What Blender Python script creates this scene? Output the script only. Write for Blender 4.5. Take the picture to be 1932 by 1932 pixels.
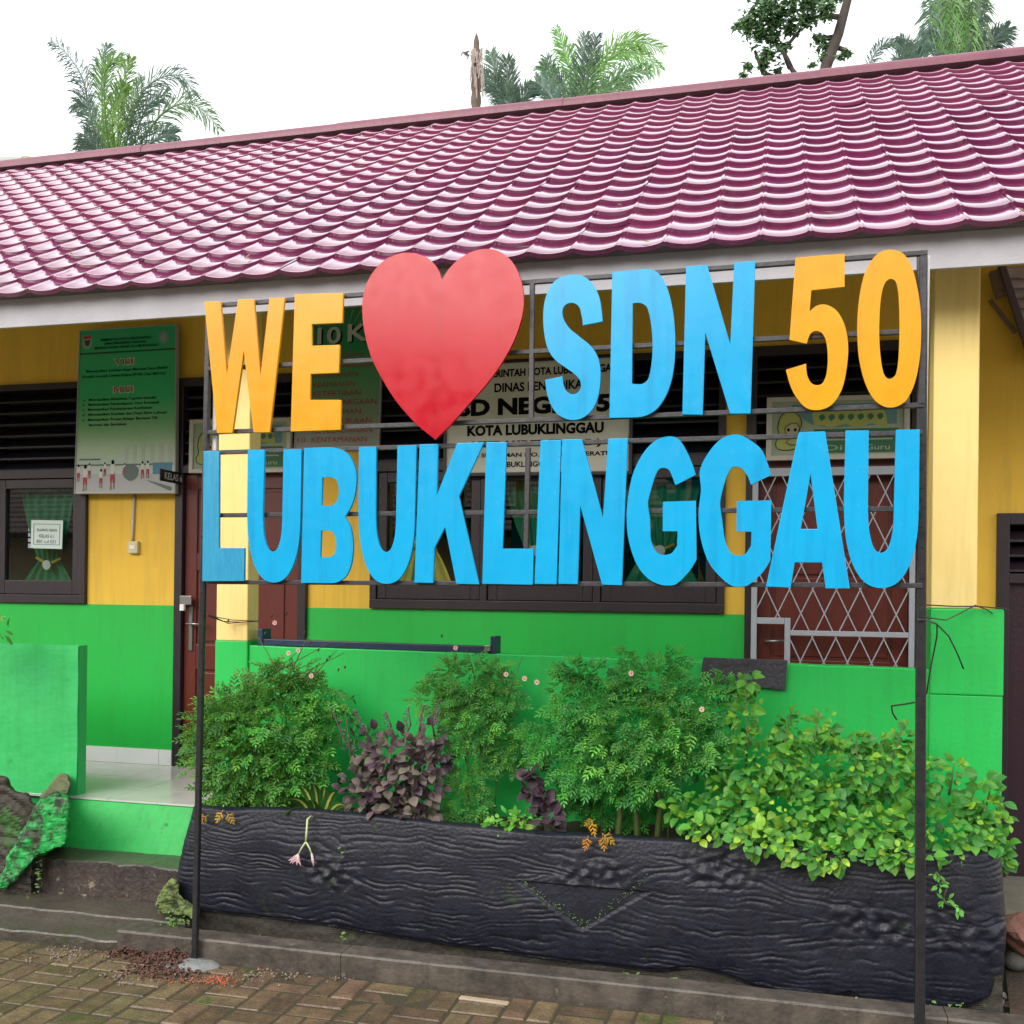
import bpy, bmesh, math, random
from mathutils import Vector, Matrix, noise, Euler
random.seed(7)
R = math.radians
for o in list(bpy.data.objects): bpy.data.objects.remove(o)
SC = bpy.context.scene
COL = SC.collection

# ------------------------------------------------------------------ camera
YAW, PITCH, ROLL, CY, FOC, EYE = R(14.4256), R(.146), R(.698), 1120.3, 1932., 1.6
FW = Vector((-math.sin(YAW)*math.cos(PITCH), math.cos(YAW)*math.cos(PITCH), math.sin(PITCH)))
_r0 = Vector((math.cos(YAW), math.sin(YAW), 0)); _u0 = _r0.cross(FW)
RT = math.cos(ROLL)*_r0 + math.sin(ROLL)*_u0
UP = -math.sin(ROLL)*_r0 + math.cos(ROLL)*_u0
CAM = Vector((0, 0, EYE))
cam = bpy.data.cameras.new('camera'); co = bpy.data.objects.new('camera', cam); COL.objects.link(co)
co.matrix_world = Matrix((( RT.x, UP.x, -FW.x, 0), (RT.y, UP.y, -FW.y, 0), (RT.z, UP.z, -FW.z, EYE), (0, 0, 0, 1)))
cam.sensor_width = 36; cam.lens = 36*FOC/1932; cam.shift_y = (CY-966)/1932; cam.clip_start = .05; cam.clip_end = 2000
SC.camera = co
# ------------------------------------------------------------------ sky, sun, exposure
W = bpy.data.worlds.new('World'); SC.world = W; W.use_nodes = True
nt = W.node_tree; nt.nodes.clear()
sky = nt.nodes.new('ShaderNodeTexSky'); sky.sky_type = 'NISHITA'; sky.sun_disc = False
sky.sun_elevation = R(34); sky.sun_rotation = R(205); sky.dust_density = 4; sky.air_density = 1
b1 = nt.nodes.new('ShaderNodeBackground'); b1.inputs[1].default_value = .05
b2 = nt.nodes.new('ShaderNodeBackground'); b2.inputs[0].default_value = (1, 1, .985, 1); b2.inputs[1].default_value = 1.0
ad = nt.nodes.new('ShaderNodeAddShader'); wo = nt.nodes.new('ShaderNodeOutputWorld')
nt.links.new(sky.outputs[0], b1.inputs[0]); nt.links.new(b1.outputs[0], ad.inputs[0]); nt.links.new(b2.outputs[0], ad.inputs[1]); nt.links.new(ad.outputs[0], wo.inputs[0])
sl = bpy.data.lights.new('sun', 'SUN'); sl.energy = 1.15; sl.angle = R(40); sl.color = (1, .97, .93)
so = bpy.data.objects.new('sun', sl); COL.objects.link(so)
_sd = Vector((-.35, -.85, .62)).normalized()   # towards the sun: behind the camera, high
so.rotation_euler = _sd.to_track_quat('Z', 'Y').to_euler(); so.location = (0, 0, 30)
SC.view_settings.view_transform = 'Standard'; SC.view_settings.look = 'None'
SC.view_settings.exposure = .66; SC.view_settings.gamma = 1

# ------------------------------------------------------------------ helpers
def ray(px, py): return (px-966)/FOC*RT + (CY-py)/FOC*UP + FW
def P(px, py, Y):
    d = ray(px, py); return CAM + d*(Y/d.y)
def G(px, py, z=0.):
    d = ray(px, py); return CAM + d*((z-EYE)/d.z)
def proj(v):
    v = Vector(v)-CAM; a = v.dot(FW)
    return (966+FOC*v.dot(RT)/a, CY-FOC*v.dot(UP)/a, a) if a > .1 else (-9999, -9999, -1)
def seen(v, m=60):
    x, y, a = proj(v); return a > 0 and -m < x < 1932+m and -m < y < 1932+m
def s2l(c): return tuple(((x/255)/12.92 if x/255 <= .04045 else ((x/255+.055)/1.055)**2.4) for x in c)

def N(nt, t, **k):
    n = nt.nodes.new(t)
    for a, b in k.items():
        if a in n.inputs: n.inputs[a].default_value = b
        else: setattr(n, a, b)
    return n
MATS = {}
def mat(name, c, rough=.6, c2=None, ns=6., amt=.5, bump=0., bs=60., spec=.5, metal=0., coat=0., c3=None, ns3=2., th3=.6, rnd=0., transl=0., alpha=None, wave=None, stretch=None, detail=6., hard=None, streak=None):
    """painted / natural surface: base colour c broken up by noise into c2, patches of c3, bump for fine relief"""
    if name in MATS: return MATS[name]
    m = bpy.data.materials.new(name); m.use_nodes = True; nt = m.node_tree; nt.nodes.clear(); L = nt.links.new
    out = N(nt, 'ShaderNodeOutputMaterial'); p = N(nt, 'ShaderNodeBsdfPrincipled')
    p.inputs['Roughness'].default_value = rough; p.inputs['Metallic'].default_value = metal
    p.inputs['Specular IOR Level'].default_value = spec; p.inputs['Coat Weight'].default_value = coat; p.inputs['Coat Roughness'].default_value = .08; p.inputs['Coat IOR'].default_value = 1.7 if coat >= 1 else 1.5
    geo = N(nt, 'ShaderNodeNewGeometry'); vec = geo.outputs['Position']
    if stretch:
        mp = N(nt, 'ShaderNodeMapping'); mp.inputs['Scale'].default_value = stretch; L(vec, mp.inputs[0]); vec = mp.outputs[0]
    col = None
    rgb = N(nt, 'ShaderNodeRGB'); rgb.outputs[0].default_value = (*c, 1); col = rgb.outputs[0]
    def mixin(col, fac, c2):
        mx = N(nt, 'ShaderNodeMix', data_type='RGBA'); L(fac, mx.inputs[0]); L(col, mx.inputs[6]); mx.inputs[7].default_value = (*c2, 1); return mx.outputs[2]
    if c2:
        n = N(nt, 'ShaderNodeTexNoise'); n.inputs['Scale'].default_value = ns; n.inputs['Detail'].default_value = detail; n.inputs['Roughness'].default_value = .65; L(vec, n.inputs['Vector'])
        r = N(nt, 'ShaderNodeMapRange'); lo, hi = hard or (.35, .7)
        r.inputs[1].default_value = lo; r.inputs[2].default_value = hi; r.inputs[4].default_value = amt; L(n.outputs[0], r.inputs[0]); col = mixin(col, r.outputs[0], c2)
    if c3:
        n3 = N(nt, 'ShaderNodeTexNoise'); n3.inputs['Scale'].default_value = ns3; n3.inputs['Detail'].default_value = 8; n3.inputs['Roughness'].default_value = .7; L(vec, n3.inputs['Vector'])
        r3 = N(nt, 'ShaderNodeMapRange'); r3.inputs[1].default_value = th3; r3.inputs[2].default_value = th3+.08; L(n3.outputs[0], r3.inputs[0]); col = mixin(col, r3.outputs[0], c3)
    if streak:
        mp4 = N(nt, 'ShaderNodeMapping'); mp4.inputs['Scale'].default_value = (streak[2], streak[2], streak[2]*.07); L(geo.outputs['Position'], mp4.inputs[0])
        n4 = N(nt, 'ShaderNodeTexNoise'); n4.inputs['Scale'].default_value = 1; n4.inputs['Detail'].default_value = 7; n4.inputs['Roughness'].default_value = .7; L(mp4.outputs[0], n4.inputs['Vector'])
        r4 = N(nt, 'ShaderNodeMapRange'); r4.inputs[1].default_value = .5; r4.inputs[2].default_value = .72; r4.inputs[4].default_value = streak[1]; L(n4.outputs[0], r4.inputs[0]); col = mixin(col, r4.outputs[0], streak[0])
    if rnd:
        oi = N(nt, 'ShaderNodeObjectInfo'); r = N(nt, 'ShaderNodeMapRange'); r.inputs[3].default_value = 1-rnd; r.inputs[4].default_value = 1+rnd
        L(oi.outputs['Random'], r.inputs[0]); hs = N(nt, 'ShaderNodeHueSaturation'); L(r.outputs[0], hs.inputs['Value']); L(col, hs.inputs['Color'])
        r2 = N(nt, 'ShaderNodeMapRange'); r2.inputs[3].default_value = .5-rnd*.06; r2.inputs[4].default_value = .5+rnd*.06
        mt = N(nt, 'ShaderNodeMath', operation='FRACT'); m2 = N(nt, 'ShaderNodeMath', operation='MULTIPLY'); m2.inputs[1].default_value = 7.31
        L(oi.outputs['Random'], m2.inputs[0]); L(m2.outputs[0], mt.inputs[0]); L(mt.outputs[0], r2.inputs[0]); L(r2.outputs[0], hs.inputs['Hue']); col = hs.outputs[0]
    L(col, p.inputs['Base Color'])
    if bump:
        bn = N(nt, 'ShaderNodeTexNoise'); bn.inputs['Scale'].default_value = bs; bn.inputs['Detail'].default_value = 5; L(vec, bn.inputs['Vector'])
        b = N(nt, 'ShaderNodeBump'); b.inputs['Strength'].default_value = bump; b.inputs['Distance'].default_value = .01; L(bn.outputs[0], b.inputs['Height']); L(b.outputs[0], p.inputs['Normal'])
        if coat: L(b.outputs[0], p.inputs['Coat Normal'])
        rr = N(nt, 'ShaderNodeMapRange'); rr.inputs[3].default_value = max(.02, rough-.12); rr.inputs[4].default_value = min(1, rough+.12); L(bn.outputs[0], rr.inputs[0]); L(rr.outputs[0], p.inputs['Roughness'])
    sh = p.outputs[0]
    if transl:
        tr = N(nt, 'ShaderNodeBsdfTranslucent'); L(col, tr.inputs[0]); mx = N(nt, 'ShaderNodeMixShader'); mx.inputs[0].default_value = transl; L(sh, mx.inputs[1]); L(tr.outputs[0], mx.inputs[2]); sh = mx.outputs[0]
    L(sh, out.inputs[0]); MATS[name] = m; return m
def glass_mat(name, refl=.22, tint=(.75, .8, .8)):
    m = bpy.data.materials.new(name); m.use_nodes = True; nt = m.node_tree; nt.nodes.clear(); L = nt.links.new
    out = N(nt, 'ShaderNodeOutputMaterial'); t = N(nt, 'ShaderNodeBsdfTransparent'); t.inputs[0].default_value = (*tint, 1)
    g = N(nt, 'ShaderNodeBsdfGlossy'); g.inputs['Roughness'].default_value = .01; g.inputs[0].default_value = (.95, .95, .95, 1)
    f = N(nt, 'ShaderNodeFresnel'); f.inputs[0].default_value = 1.5; a = N(nt, 'ShaderNodeMath', operation='ADD', use_clamp=True); a.inputs[1].default_value = refl
    mx = N(nt, 'ShaderNodeMixShader'); L(f.outputs[0], a.inputs[0]); L(a.outputs[0], mx.inputs[0]); L(t.outputs[0], mx.inputs[1]); L(g.outputs[0], mx.inputs[2]); L(mx.outputs[0], out.inputs[0]); return m

class MB:
    def __init__(s): s.v = []; s.f = []; s.m = []
    def add(s, vs, fs, mi=0):
        b = len(s.v); s.v += [tuple(v) for v in vs]; s.f += [tuple(b+i for i in f) for f in fs]; s.m += [mi]*len(fs); return s
    def box(s, x0, x1, y0, y1, z0, z1, mi=0):
        v = [(x0,y0,z0),(x1,y0,z0),(x1,y1,z0),(x0,y1,z0),(x0,y0,z1),(x1,y0,z1),(x1,y1,z1),(x0,y1,z1)]
        return s.add(v, [(0,3,2,1),(4,5,6,7),(0,1,5,4),(1,2,6,5),(2,3,7,6),(3,0,4,7)], mi)
    def hexa(s, v, mi=0): return s.add(v, [(0,3,2,1),(4,5,6,7),(0,1,5,4),(1,2,6,5),(2,3,7,6),(3,0,4,7)], mi)
    def bar(s, a, b, w, h=None, mi=0, up=Vector((0,0,1))):
        """square bar from a to b"""
        a, b = Vector(a), Vector(b); h = h or w; d = (b-a).normalized(); x = d.cross(up)
        if x.length < 1e-3: x = d.cross(Vector((0,1,0)))
        x.normalize(); y = x.cross(d).normalized(); x *= w/2; y *= h/2
        return s.hexa([a-x-y, a+x-y, a+x+y, a-x+y, b-x-y, b+x-y, b+x+y, b-x+y], mi)
    def tube(s, pts, r, n=6, mi=0, caps=True):
        pts = [Vector(p) for p in pts]; rs = r if isinstance(r, (list, tuple)) else [r]*len(pts); b = len(s.v); prev = None
        for i, p in enumerate(pts):
            d = (pts[min(i+1, len(pts)-1)]-pts[max(i-1, 0)]).normalized()
            u = d.orthogonal().normalized() if prev is None else (prev-d*prev.dot(d)).normalized()
            prev = u; w = d.cross(u)
            for k in range(n):
                a = 2*math.pi*k/n; s.v.append(tuple(p+(u*math.cos(a)+w*math.sin(a))*rs[i]))
        for i in range(len(pts)-1):
            for k in range(n):
                s.f.append((b+i*n+k, b+i*n+(k+1) % n, b+(i+1)*n+(k+1) % n, b+(i+1)*n+k)); s.m.append(mi)
        if caps:
            s.f.append(tuple(b+k for k in reversed(range(n)))); s.m.append(mi)
            s.f.append(tuple(b+(len(pts)-1)*n+k for k in range(n))); s.m.append(mi)
        return s
    def mesh(s, name, mats, smooth=False):
        me = bpy.data.meshes.new(name); me.from_pydata(s.v, [], s.f)
        for m in (mats if isinstance(mats, (list, tuple)) else [mats]): me.materials.append(m)
        if len(me.materials) > 1: me.polygons.foreach_set('material_index', s.m)
        if smooth: me.polygons.foreach_set('use_smooth', [True]*len(s.f))
        me.update(); return me
INV = {}
def adopt(o, parent):
    if parent is None: return
    o.parent = parent
    if parent.type == 'EMPTY': o.matrix_parent_inverse = Matrix.Translation(-parent.location)
def tag(o, label=None, cat=None, group=None, kind=None):
    if label: o['label'] = label
    if cat: o['category'] = cat
    if group: o['group'] = group
    if kind: o['kind'] = kind
    return o
def thing(name, loc, label, cat, group=None):
    o = bpy.data.objects.new(name, None); COL.objects.link(o); o.location = loc; o.empty_display_size = .1
    return tag(o, label, cat, group)
def put(name, mb, mats, parent=None, smooth=False, bevel=0, label=None, kind=None, cat=None, group=None):
    me = mb if isinstance(mb, bpy.types.Mesh) else mb.mesh(name, mats, smooth)
    o = bpy.data.objects.new(name, me); COL.objects.link(o)
    if parent is not None: adopt(o, parent)
    elif len(me.vertices):
        xs = [v.co for v in me.vertices]; c = Vector(((min(v.x for v in xs)+max(v.x for v in xs))/2, (min(v.y for v in xs)+max(v.y for v in xs))/2, min(v.z for v in xs)))
        me.transform(Matrix.Translation(-c)); o.location = c
    if bevel:
        b = o.modifiers.new('bevel', 'BEVEL'); b.width = bevel; b.segments = 2; b.limit_method = 'ANGLE'; b.angle_limit = R(40)
    return tag(o, label, cat, group, kind)
def inst(name, me, parent, M, label=None):
    """another object of the same mesh; M is its place in the world"""
    o = bpy.data.objects.new(name, me); COL.objects.link(o); o.matrix_local = M
    if parent is not None:
        o.parent = parent
        if parent.type == 'EMPTY': o.matrix_parent_inverse = Matrix.Translation(-parent.location)
        o.matrix_basis = M
    if label: o['label'] = label
    return o
def joined(me, Ms):
    mb = MB(); vs = [v.co.copy() for v in me.vertices]; fs = [tuple(p.vertices) for p in me.polygons]; mi = [p.material_index for p in me.polygons]
    for M in Ms:
        b = len(mb.v); mb.v += [tuple(M @ v) for v in vs]; mb.f += [tuple(b+i for i in f) for f in fs]; mb.m += mi
    return mb

def smooth_path(pts, n=5):
    """closed outline: 2-tuples are smooth points, 3-tuples are corners (Catmull-Rom between)"""
    out = []; L = len(pts)
    for i in range(L):
        p0, p1, p2, p3 = pts[i-1], pts[i], pts[(i+1) % L], pts[(i+2) % L]
        a, b = Vector(p1[:2]), Vector(p2[:2]); out.append(tuple(a))
        c1, c2 = len(p1) > 2, len(p2) > 2
        if c1 and c2: continue
        ma = (b-a)*.5 if c1 else (b-Vector(p0[:2]))*.5; mb = (b-a)*.5 if c2 else (Vector(p3[:2])-a)*.5
        l = (b-a).length
        if ma.length > l: ma *= l/ma.length
        if mb.length > l: mb *= l/mb.length
        for k in range(1, n):
            t = k/n; out.append(tuple((2*t**3-3*t**2+1)*a+(t**3-2*t**2+t)*ma+(-2*t**3+3*t**2)*b+(t**3-t**2)*mb))
    return out
def plate(loops, place, thick, bev=.0015):
    """flat plate with holes cut from outlines; place(x, y, d) puts an outline point in the world at depth d behind the face"""
    cu = bpy.data.curves.new('t', 'CURVE'); cu.dimensions = '2D'; cu.fill_mode = 'BOTH'
    for lp in loops:
        sp = cu.splines.new('POLY'); sp.points.add(len(lp)-1); sp.use_cyclic_u = True
        for i, q in enumerate(lp): sp.points[i].co = (q[0], -q[1], 0, 1)
    cu.extrude = .5
    ob = bpy.data.objects.new('t', cu); me = bpy.data.meshes.new_from_object(ob)
    for v in me.vertices: v.co = place(v.co.x, -v.co.y, (.5-v.co.z)*thick)
    bpy.data.objects.remove(ob); bpy.data.curves.remove(cu)
    bm = bmesh.new(); bm.from_mesh(me); bmesh.ops.remove_doubles(bm, verts=bm.verts, dist=.00005); bmesh.ops.recalc_face_normals(bm, faces=bm.faces); bm.to_mesh(me); bm.free()
    return me
class Quad:
    """a flat rectangle in the world from its four corners; at(u, v, d): u right, v down, d towards the viewer"""
    def __init__(s, tl, tr, br, bl):
        s.c = [Vector(c) for c in (tl, tr, br, bl)]; s.n = (s.c[2]-s.c[0]).cross(s.c[1]-s.c[0]).normalized()
        if s.n.y > 0: s.n = -s.n
    def at(s, u, v, d=0): a, b, c, e = s.c; return (a*(1-u)+b*u)*(1-v)+(e*(1-u)+c*u)*v+s.n*d
def fquad(Y, tl, tr, br, bl): return Quad(P(*tl, Y), P(*tr, Y), P(*br, Y), P(*bl, Y))
def box_quad(mb, q, u0, u1, v0, v1, d0, d1, mi=0):
    return mb.hexa([q.at(u0,v1,d1), q.at(u1,v1,d1), q.at(u1,v1,d0), q.at(u0,v1,d0), q.at(u0,v0,d1), q.at(u1,v0,d1), q.at(u1,v0,d0), q.at(u0,v0,d0)], mi)
def text_mesh(txt, q, u0, u1, v0, v1, d=.0015, bold=.0, m=None, shear=0., serif=False):
    cu = bpy.data.curves.new('t', 'FONT'); cu.body = txt; cu.size = 1; cu.offset = bold; cu.shear = shear; cu.resolution_u = 3; cu.fill_mode = 'FRONT'
    ob = bpy.data.objects.new('t', cu); me = bpy.data.meshes.new_from_object(ob)
    xs = [v.co.x for v in me.vertices]; ys = [v.co.y for v in me.vertices]
    x0, x1 = min(xs), max(xs); ylo, yhi = (min(ys), max(ys)) if txt.upper() == txt else (0, .72)
    for v in me.vertices:
        v.co = q.at(u0+(u1-u0)*(v.co.x-x0)/(x1-x0), v1+(v0-v1)*(v.co.y-ylo)/(yhi-ylo), d)
    bpy.data.objects.remove(ob); bpy.data.curves.remove(cu); me.materials.append(m); return me
def lettering(parent, txt, q, u0, u1, v0, v1, m, d=.0015, bold=0., shear=0.):
    return put('lettering', text_mesh(txt, q, u0, u1, v0, v1, d, bold, m, shear), m, parent)

# ------------------------------------------------------------------ materials
C = s2l
yellow = mat('yellow wall paint', (.80, .49, .055), .75, (.70, .41, .04), 3, .6, .12, 70, streak=((.42, .27, .06), .45, 14))
cream = mat('cream wall paint', (.9, .70, .27), .7, (.84, .60, .2), 2.5, .6, .06, 80, streak=((.55, .42, .16), .4, 18))
green = mat('green wall paint', (.014, .53, .09), .55, (.01, .46, .07), 2.5, .7, .12, 45, c3=(.02, .36, .07), ns3=5, th3=.66, streak=((.03, .3, .06), .4, 16))
greend = mat('green dado paint', (.007, .43, .052), .5, (.005, .37, .042), 2., .6, .06, 60, streak=((.02, .28, .04), .4, 14))
greenw = mat('weathered green paint', (.02, .45, .085), .6, (.012, .36, .06), 5, .8, .25, 30, c3=(.02, .14, .03), ns3=8, th3=.62, streak=((.02, .2, .04), .6, 20))
brown = mat('dark brown window paint', (.02, .012, .019), .4, (.032, .018, .025), 8, .6, .2, 120, stretch=(1, 1, .2))
slatm = mat('near black slat paint', (.009, .008, .016), .45, (.014, .011, .02), 8, .6)
maroon = mat('maroon door paint', (.13, .022, .016), .35, (.09, .015, .013), 3, .7, .15, 80, stretch=(3, 1, .3))
black = mat('black enamel', (.012, .012, .016), .3, (.03, .03, .035), 20, .6, .04, 60, spec=.6)
blackw = mat('worn black paint on steel bar', (.022, .021, .027), .4, (.07, .065, .075), 30, .7, .12, 90)
white = mat('white paint', (.78, .78, .78), .5, (.6, .6, .6), 8, .4, .1, 60)
greysteel = mat('grey painted steel', (.36, .38, .44), .4, (.3, .31, .36), 12, .5, .2, 60)
steel = mat('brushed steel', (.28, .27, .28), .35, metal=.9)
fasciam = mat('grey white fascia board', (.46, .455, .49), .8, (.36, .355, .39), 4, .6, .3, 70, c3=(.35, .33, .33), ns3=18, th3=.74)
roofm = mat('purple enamelled roof sheet', (.2, .022, .1), .18, (.15, .015, .075), 4, .8, .03, 25, spec=1., coat=1., rnd=.16, c3=(.2, .05, .09), ns3=9, th3=.66, streak=((.1, .03, .05), .4, 9))
ridgem = mat('faded ridge cap', (.19, .055, .085), .45, (.13, .035, .065), 5, .7, .2, 40)
sky_blue = mat('cyan enamel', (.003, .37, .70), .24, (.005, .32, .62), 3, .8, .03, 22, spec=.4, c3=(.18, .5, .66), ns3=70, th3=.73, streak=((.006, .2, .42), .45, 22))
blue2 = mat('brushed blue paint', (.01, .25, .46), .35, (.03, .33, .52), 8, .8, .3, 40, stretch=(6, 1, .6))
orange = mat('golden orange enamel', (.74, .35, .008), .24, (.68, .28, .005), 4, .9, .03, 22, spec=.4, streak=((.55, .23, .01), .4, 18))
red = mat('red enamel', (.46, .002, .016), .2, (.42, .002, .012), 3, .6, .008, 18, spec=.4, streak=((.34, .004, .01), .45, 12))
tilem = mat('white glazed floor tile', (.62, .62, .6), .12, (.5, .5, .46), 4, .6, .04, 30, spec=.6, c3=(.33, .3, .24), ns3=7, th3=.66, rnd=.05)
skirt = mat('white skirting tile', (.78, .78, .8), .15, (.7, .7, .7), 5, .5, rnd=.04)
grout = mat('dirty grout', (.18, .17, .15), .9)
conc = mat('wet dark concrete', (.085, .075, .06), .35, (.05, .045, .033), 5, .9, .7, 35, c3=(.05, .07, .025), ns3=4, th3=.56, spec=.6)
conk = mat('kerb concrete', (.12, .1, .082), .5, (.035, .03, .026), 7, 1., .45, 45, c3=(.2, .17, .135), ns3=13, th3=.62, streak=((.03, .03, .022), .7, 12), spec=.5)
riserm = mat('peeling dark riser', (.028, .022, .024), .55, (.07, .05, .04), 8, .9, .9, 40, c3=(.3, .25, .2), ns3=13, th3=.6)
paverm = mat('wet mossy paver', (.175, .118, .068), .27, (.07, .05, .032), 11, 1., .5, 60, c3=(.045, .085, .012), ns3=3.1, th3=.57, rnd=.25, spec=.45)
soil = mat('dark wet soil', (.035, .022, .014), .8, (.06, .04, .025), 20, .8, 1., 60)
logm = mat('black painted log concrete', (.007, .008, .015), .42, (.017, .019, .032), 12, 1., .35, 70, c3=(.024, .04, .012), ns3=4.3, th3=.62, streak=((.018, .018, .022), .5, 8), spec=.35)
found = mat('mossy foundation', (.02, .017, .013), .7, (.045, .038, .024), 7, .8, .9, 35, c3=(.06, .09, .02), ns3=6, th3=.62)
ink = mat('black ink', (.005, .005, .008), .9, spec=.1)
inkred = mat('red ink', (.33, .015, .03), .6)
boardw = mat('aged white board', (.68, .66, .58), .55, (.52, .5, .44), 5, .7)
cement = mat('fresh cement', (.24, .25, .25), .8, (.15, .155, .15), 14, .7, .8, 50)
curt = mat('green curtain cloth', (.03, .3, .13), .8, (.02, .2, .09), 4, .6)
curty = mat('yellow curtain cloth', (.75, .65, .12), .8, (.6, .6, .14), 4, .6)
dark = mat('dark interior', (.02, .018, .018), .9)
glass = glass_mat('window glass', .04)
def leafm(n, c, c2, rnd=.3, tr=.25, rough=.45, ns=9): return mat(n, c, rough, c2, ns, .8, .2, 60, rnd=rnd, transl=tr, spec=.4)
cosm = leafm('cosmos leaf', (.17, .50, .07), (.10, .38, .07))
cosm2 = leafm('cosmos leaf darker', (.11, .37, .08), (.07, .27, .06))
broad = leafm('broad leaf', (.2, .46, .05), (.08, .3, .05), .35)
purp = leafm('purple leaf', (.15, .09, .11), (.16, .17, .09), .3, .12)
purpd = leafm('dark purple leaf', (.06, .035, .05), (.08, .05, .07), .3, .1)
lilym = leafm('lily leaf', (.04, .17, .03), (.03, .12, .02))
lstripe = leafm('pale leaf stripe', (.45, .5, .12), (.35, .42, .1))
deadl = leafm('yellow dead leaf', (.55, .3, .02), (.4, .2, .02))
stemm = mat('green stem', (.07, .14, .03), .6, (.1, .06, .03), 10, .7)
barkm = mat('bark', (.09, .065, .05), .85, (.16, .12, .1), 10, .7, .8, 20)
palmm = leafm('palm leaflet', (.09, .2, .09), (.16, .28, .1), .3, .25, .4, 1.2)  # haze put into the colours: palm leaflets lightened towards blue green
palmy = leafm('bright palm leaflet', (.16, .36, .07), (.12, .26, .08), .3, .25, .4, 1.2)
palmd = leafm('blue grey palm leaflet', (.07, .13, .11), (.11, .19, .12), .3, .2, .4, 1.2)
treel = leafm('tree leaf', (.07, .14, .06), (.1, .2, .07), .3, .2, .5, 1.)

# ------------------------------------------------------------------ the ground
gm = MB(); gm.add([(-300,-300,-.06),(300,-300,-.06),(300,300,-.06),(-300,300,-.06)], [(0,1,2,3)])
put('ground', gm, mat('yard concrete and earth', (.22, .2, .16), .9, (.15, .13, .09), .8, .8), kind='structure')
pv = put('paving', MB().box(-6.2, 3, -4, 3.975, -.055, -.0035), mat('paving sand joints', (.06, .045, .03), .7, (.035, .04, .012), 5, .8, .4, 60), kind='structure')
# basket-weave block paving, each block its own piece
pm = MB(); l, w, h, b = .192, .092, .05, .006
for k, (z, i) in enumerate(((-.05, 0), (-.006, 0), (0, b))):
    pm.v += [(-l/2+i, -w/2+i, z), (l/2-i, -w/2+i, z), (l/2-i, w/2-i, z), (-l/2+i, w/2-i, z)]
for k in (0, 4):
    for j in range(4): pm.f.append((k+j, k+(j+1) % 4, k+4+(j+1) % 4, k+4+j)); pm.m.append(0)
pm.f.append((8, 9, 10, 11)); pm.m.append(0)
pmesh = pm.mesh('paver', paverm)
Ms = []
for ix in range(-31, 14):
    for iy in range(0, 22):
        x, y = ix*.2+.1, 3.965-.1-iy*.2
        for j in (-.05, .05):
            jz = random.uniform(-.0035, .003)
            v = (ix+iy) % 2
            p = Vector((x+(j if v else 0), y+(0 if v else j), jz))
            M = Matrix.Translation(p) @ Euler((random.uniform(-.012, .012), random.uniform(-.012, .012), (math.pi/2 if v else 0)+random.uniform(-.015, .015))).to_matrix().to_4x4()
            Ms.append((p, M))
Ms.sort(key=lambda a: (not seen(a[0], 40), (a[0]-Vector((-1.6, 3.8, 0))).length))
for p, M in Ms[:300]: inst('paver', pmesh, pv, Matrix.Translation(-pv.location) @ M)
mb = joined(pmesh, [Matrix.Translation(-pv.location) @ a[1] for a in Ms[300:]]); o = put('paver_field', mb, paverm, pv); tag(o, kind='stuff')

# kerb of concrete stones
kb = put('kerb', MB().box(-2.80, 3, 4.0, 4.11, -.05, .02), conk, kind='structure')
x = -2.82
for i, x1 in enumerate((-1.745, .62, 2.9)):
    m = MB(); n = 30
    for q in range(n+1):
        xx = x+.0015+(x1-x-.003)*q/n; j = lambda: random.uniform(-.0015, .0015)
        m.v += [(xx, 3.985+j(), -.05), (xx, 3.980+j(), .087+j()), (xx, 3.986, .095+j()), (xx, 4.095+j(), .095+j()), (xx, 4.105, -.05)]
    for q in range(n):
        for e in range(4): m.f.append((q*5+e, q*5+5+e, q*5+6+e, q*5+1+e)); m.m.append(0)
    m.f += [(0, 1, 2, 3, 4), tuple(n*5+k for k in (4, 3, 2, 1, 0))]; m.m += [0, 0]
    m.v = [tuple(Vector(v)-kb.location) for v in m.v]
    put('kerb_stone', m, conk, kb); x = x1
# apron, ledge and steps to the porch
def slab(name, x0, x1, y0, y1, z0, z1, m, rag=.006, n=60, mat2=None):
    mb = MB()
    for i in range(n+1):
        xx = x0+(x1-x0)*i/n; r = (noise.noise(Vector((xx*6, y0*3, 1)))+.5*noise.noise(Vector((xx*23, y0, 5))))*rag*2
        mb.v += [(xx, y0+r*.5, z0), (xx, y0+r, z1-.007+r*.3), (xx, y0+.006+r, z1+r*.2), (xx, y1, z1), (xx, y1, z0)]
    for i in range(n):
        for e in range(4):
            mb.f.append((i*5+e, i*5+5+e, i*5+6+e, i*5+1+e)); mb.m.append(1 if mat2 and e < 1 else 0)
    mb.f += [(0, 1, 2, 3, 4), tuple(n*5+k for k in (4, 3, 2, 1, 0))]; mb.m += [0, 0]
    return put(name, mb, [m, mat2] if mat2 else m, kind='structure')
slab('apron', -6.2, -2.83, 4.01, 4.9, -.05, .035, conc, .01)
slab('ledge', -6.2, -2.62, 4.2, 4.9, .0, .075, conc, .006)
slab('step', -3.62, -2.6, 4.43, 4.9, .05, .25, conc, .014, 60, riserm)
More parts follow.
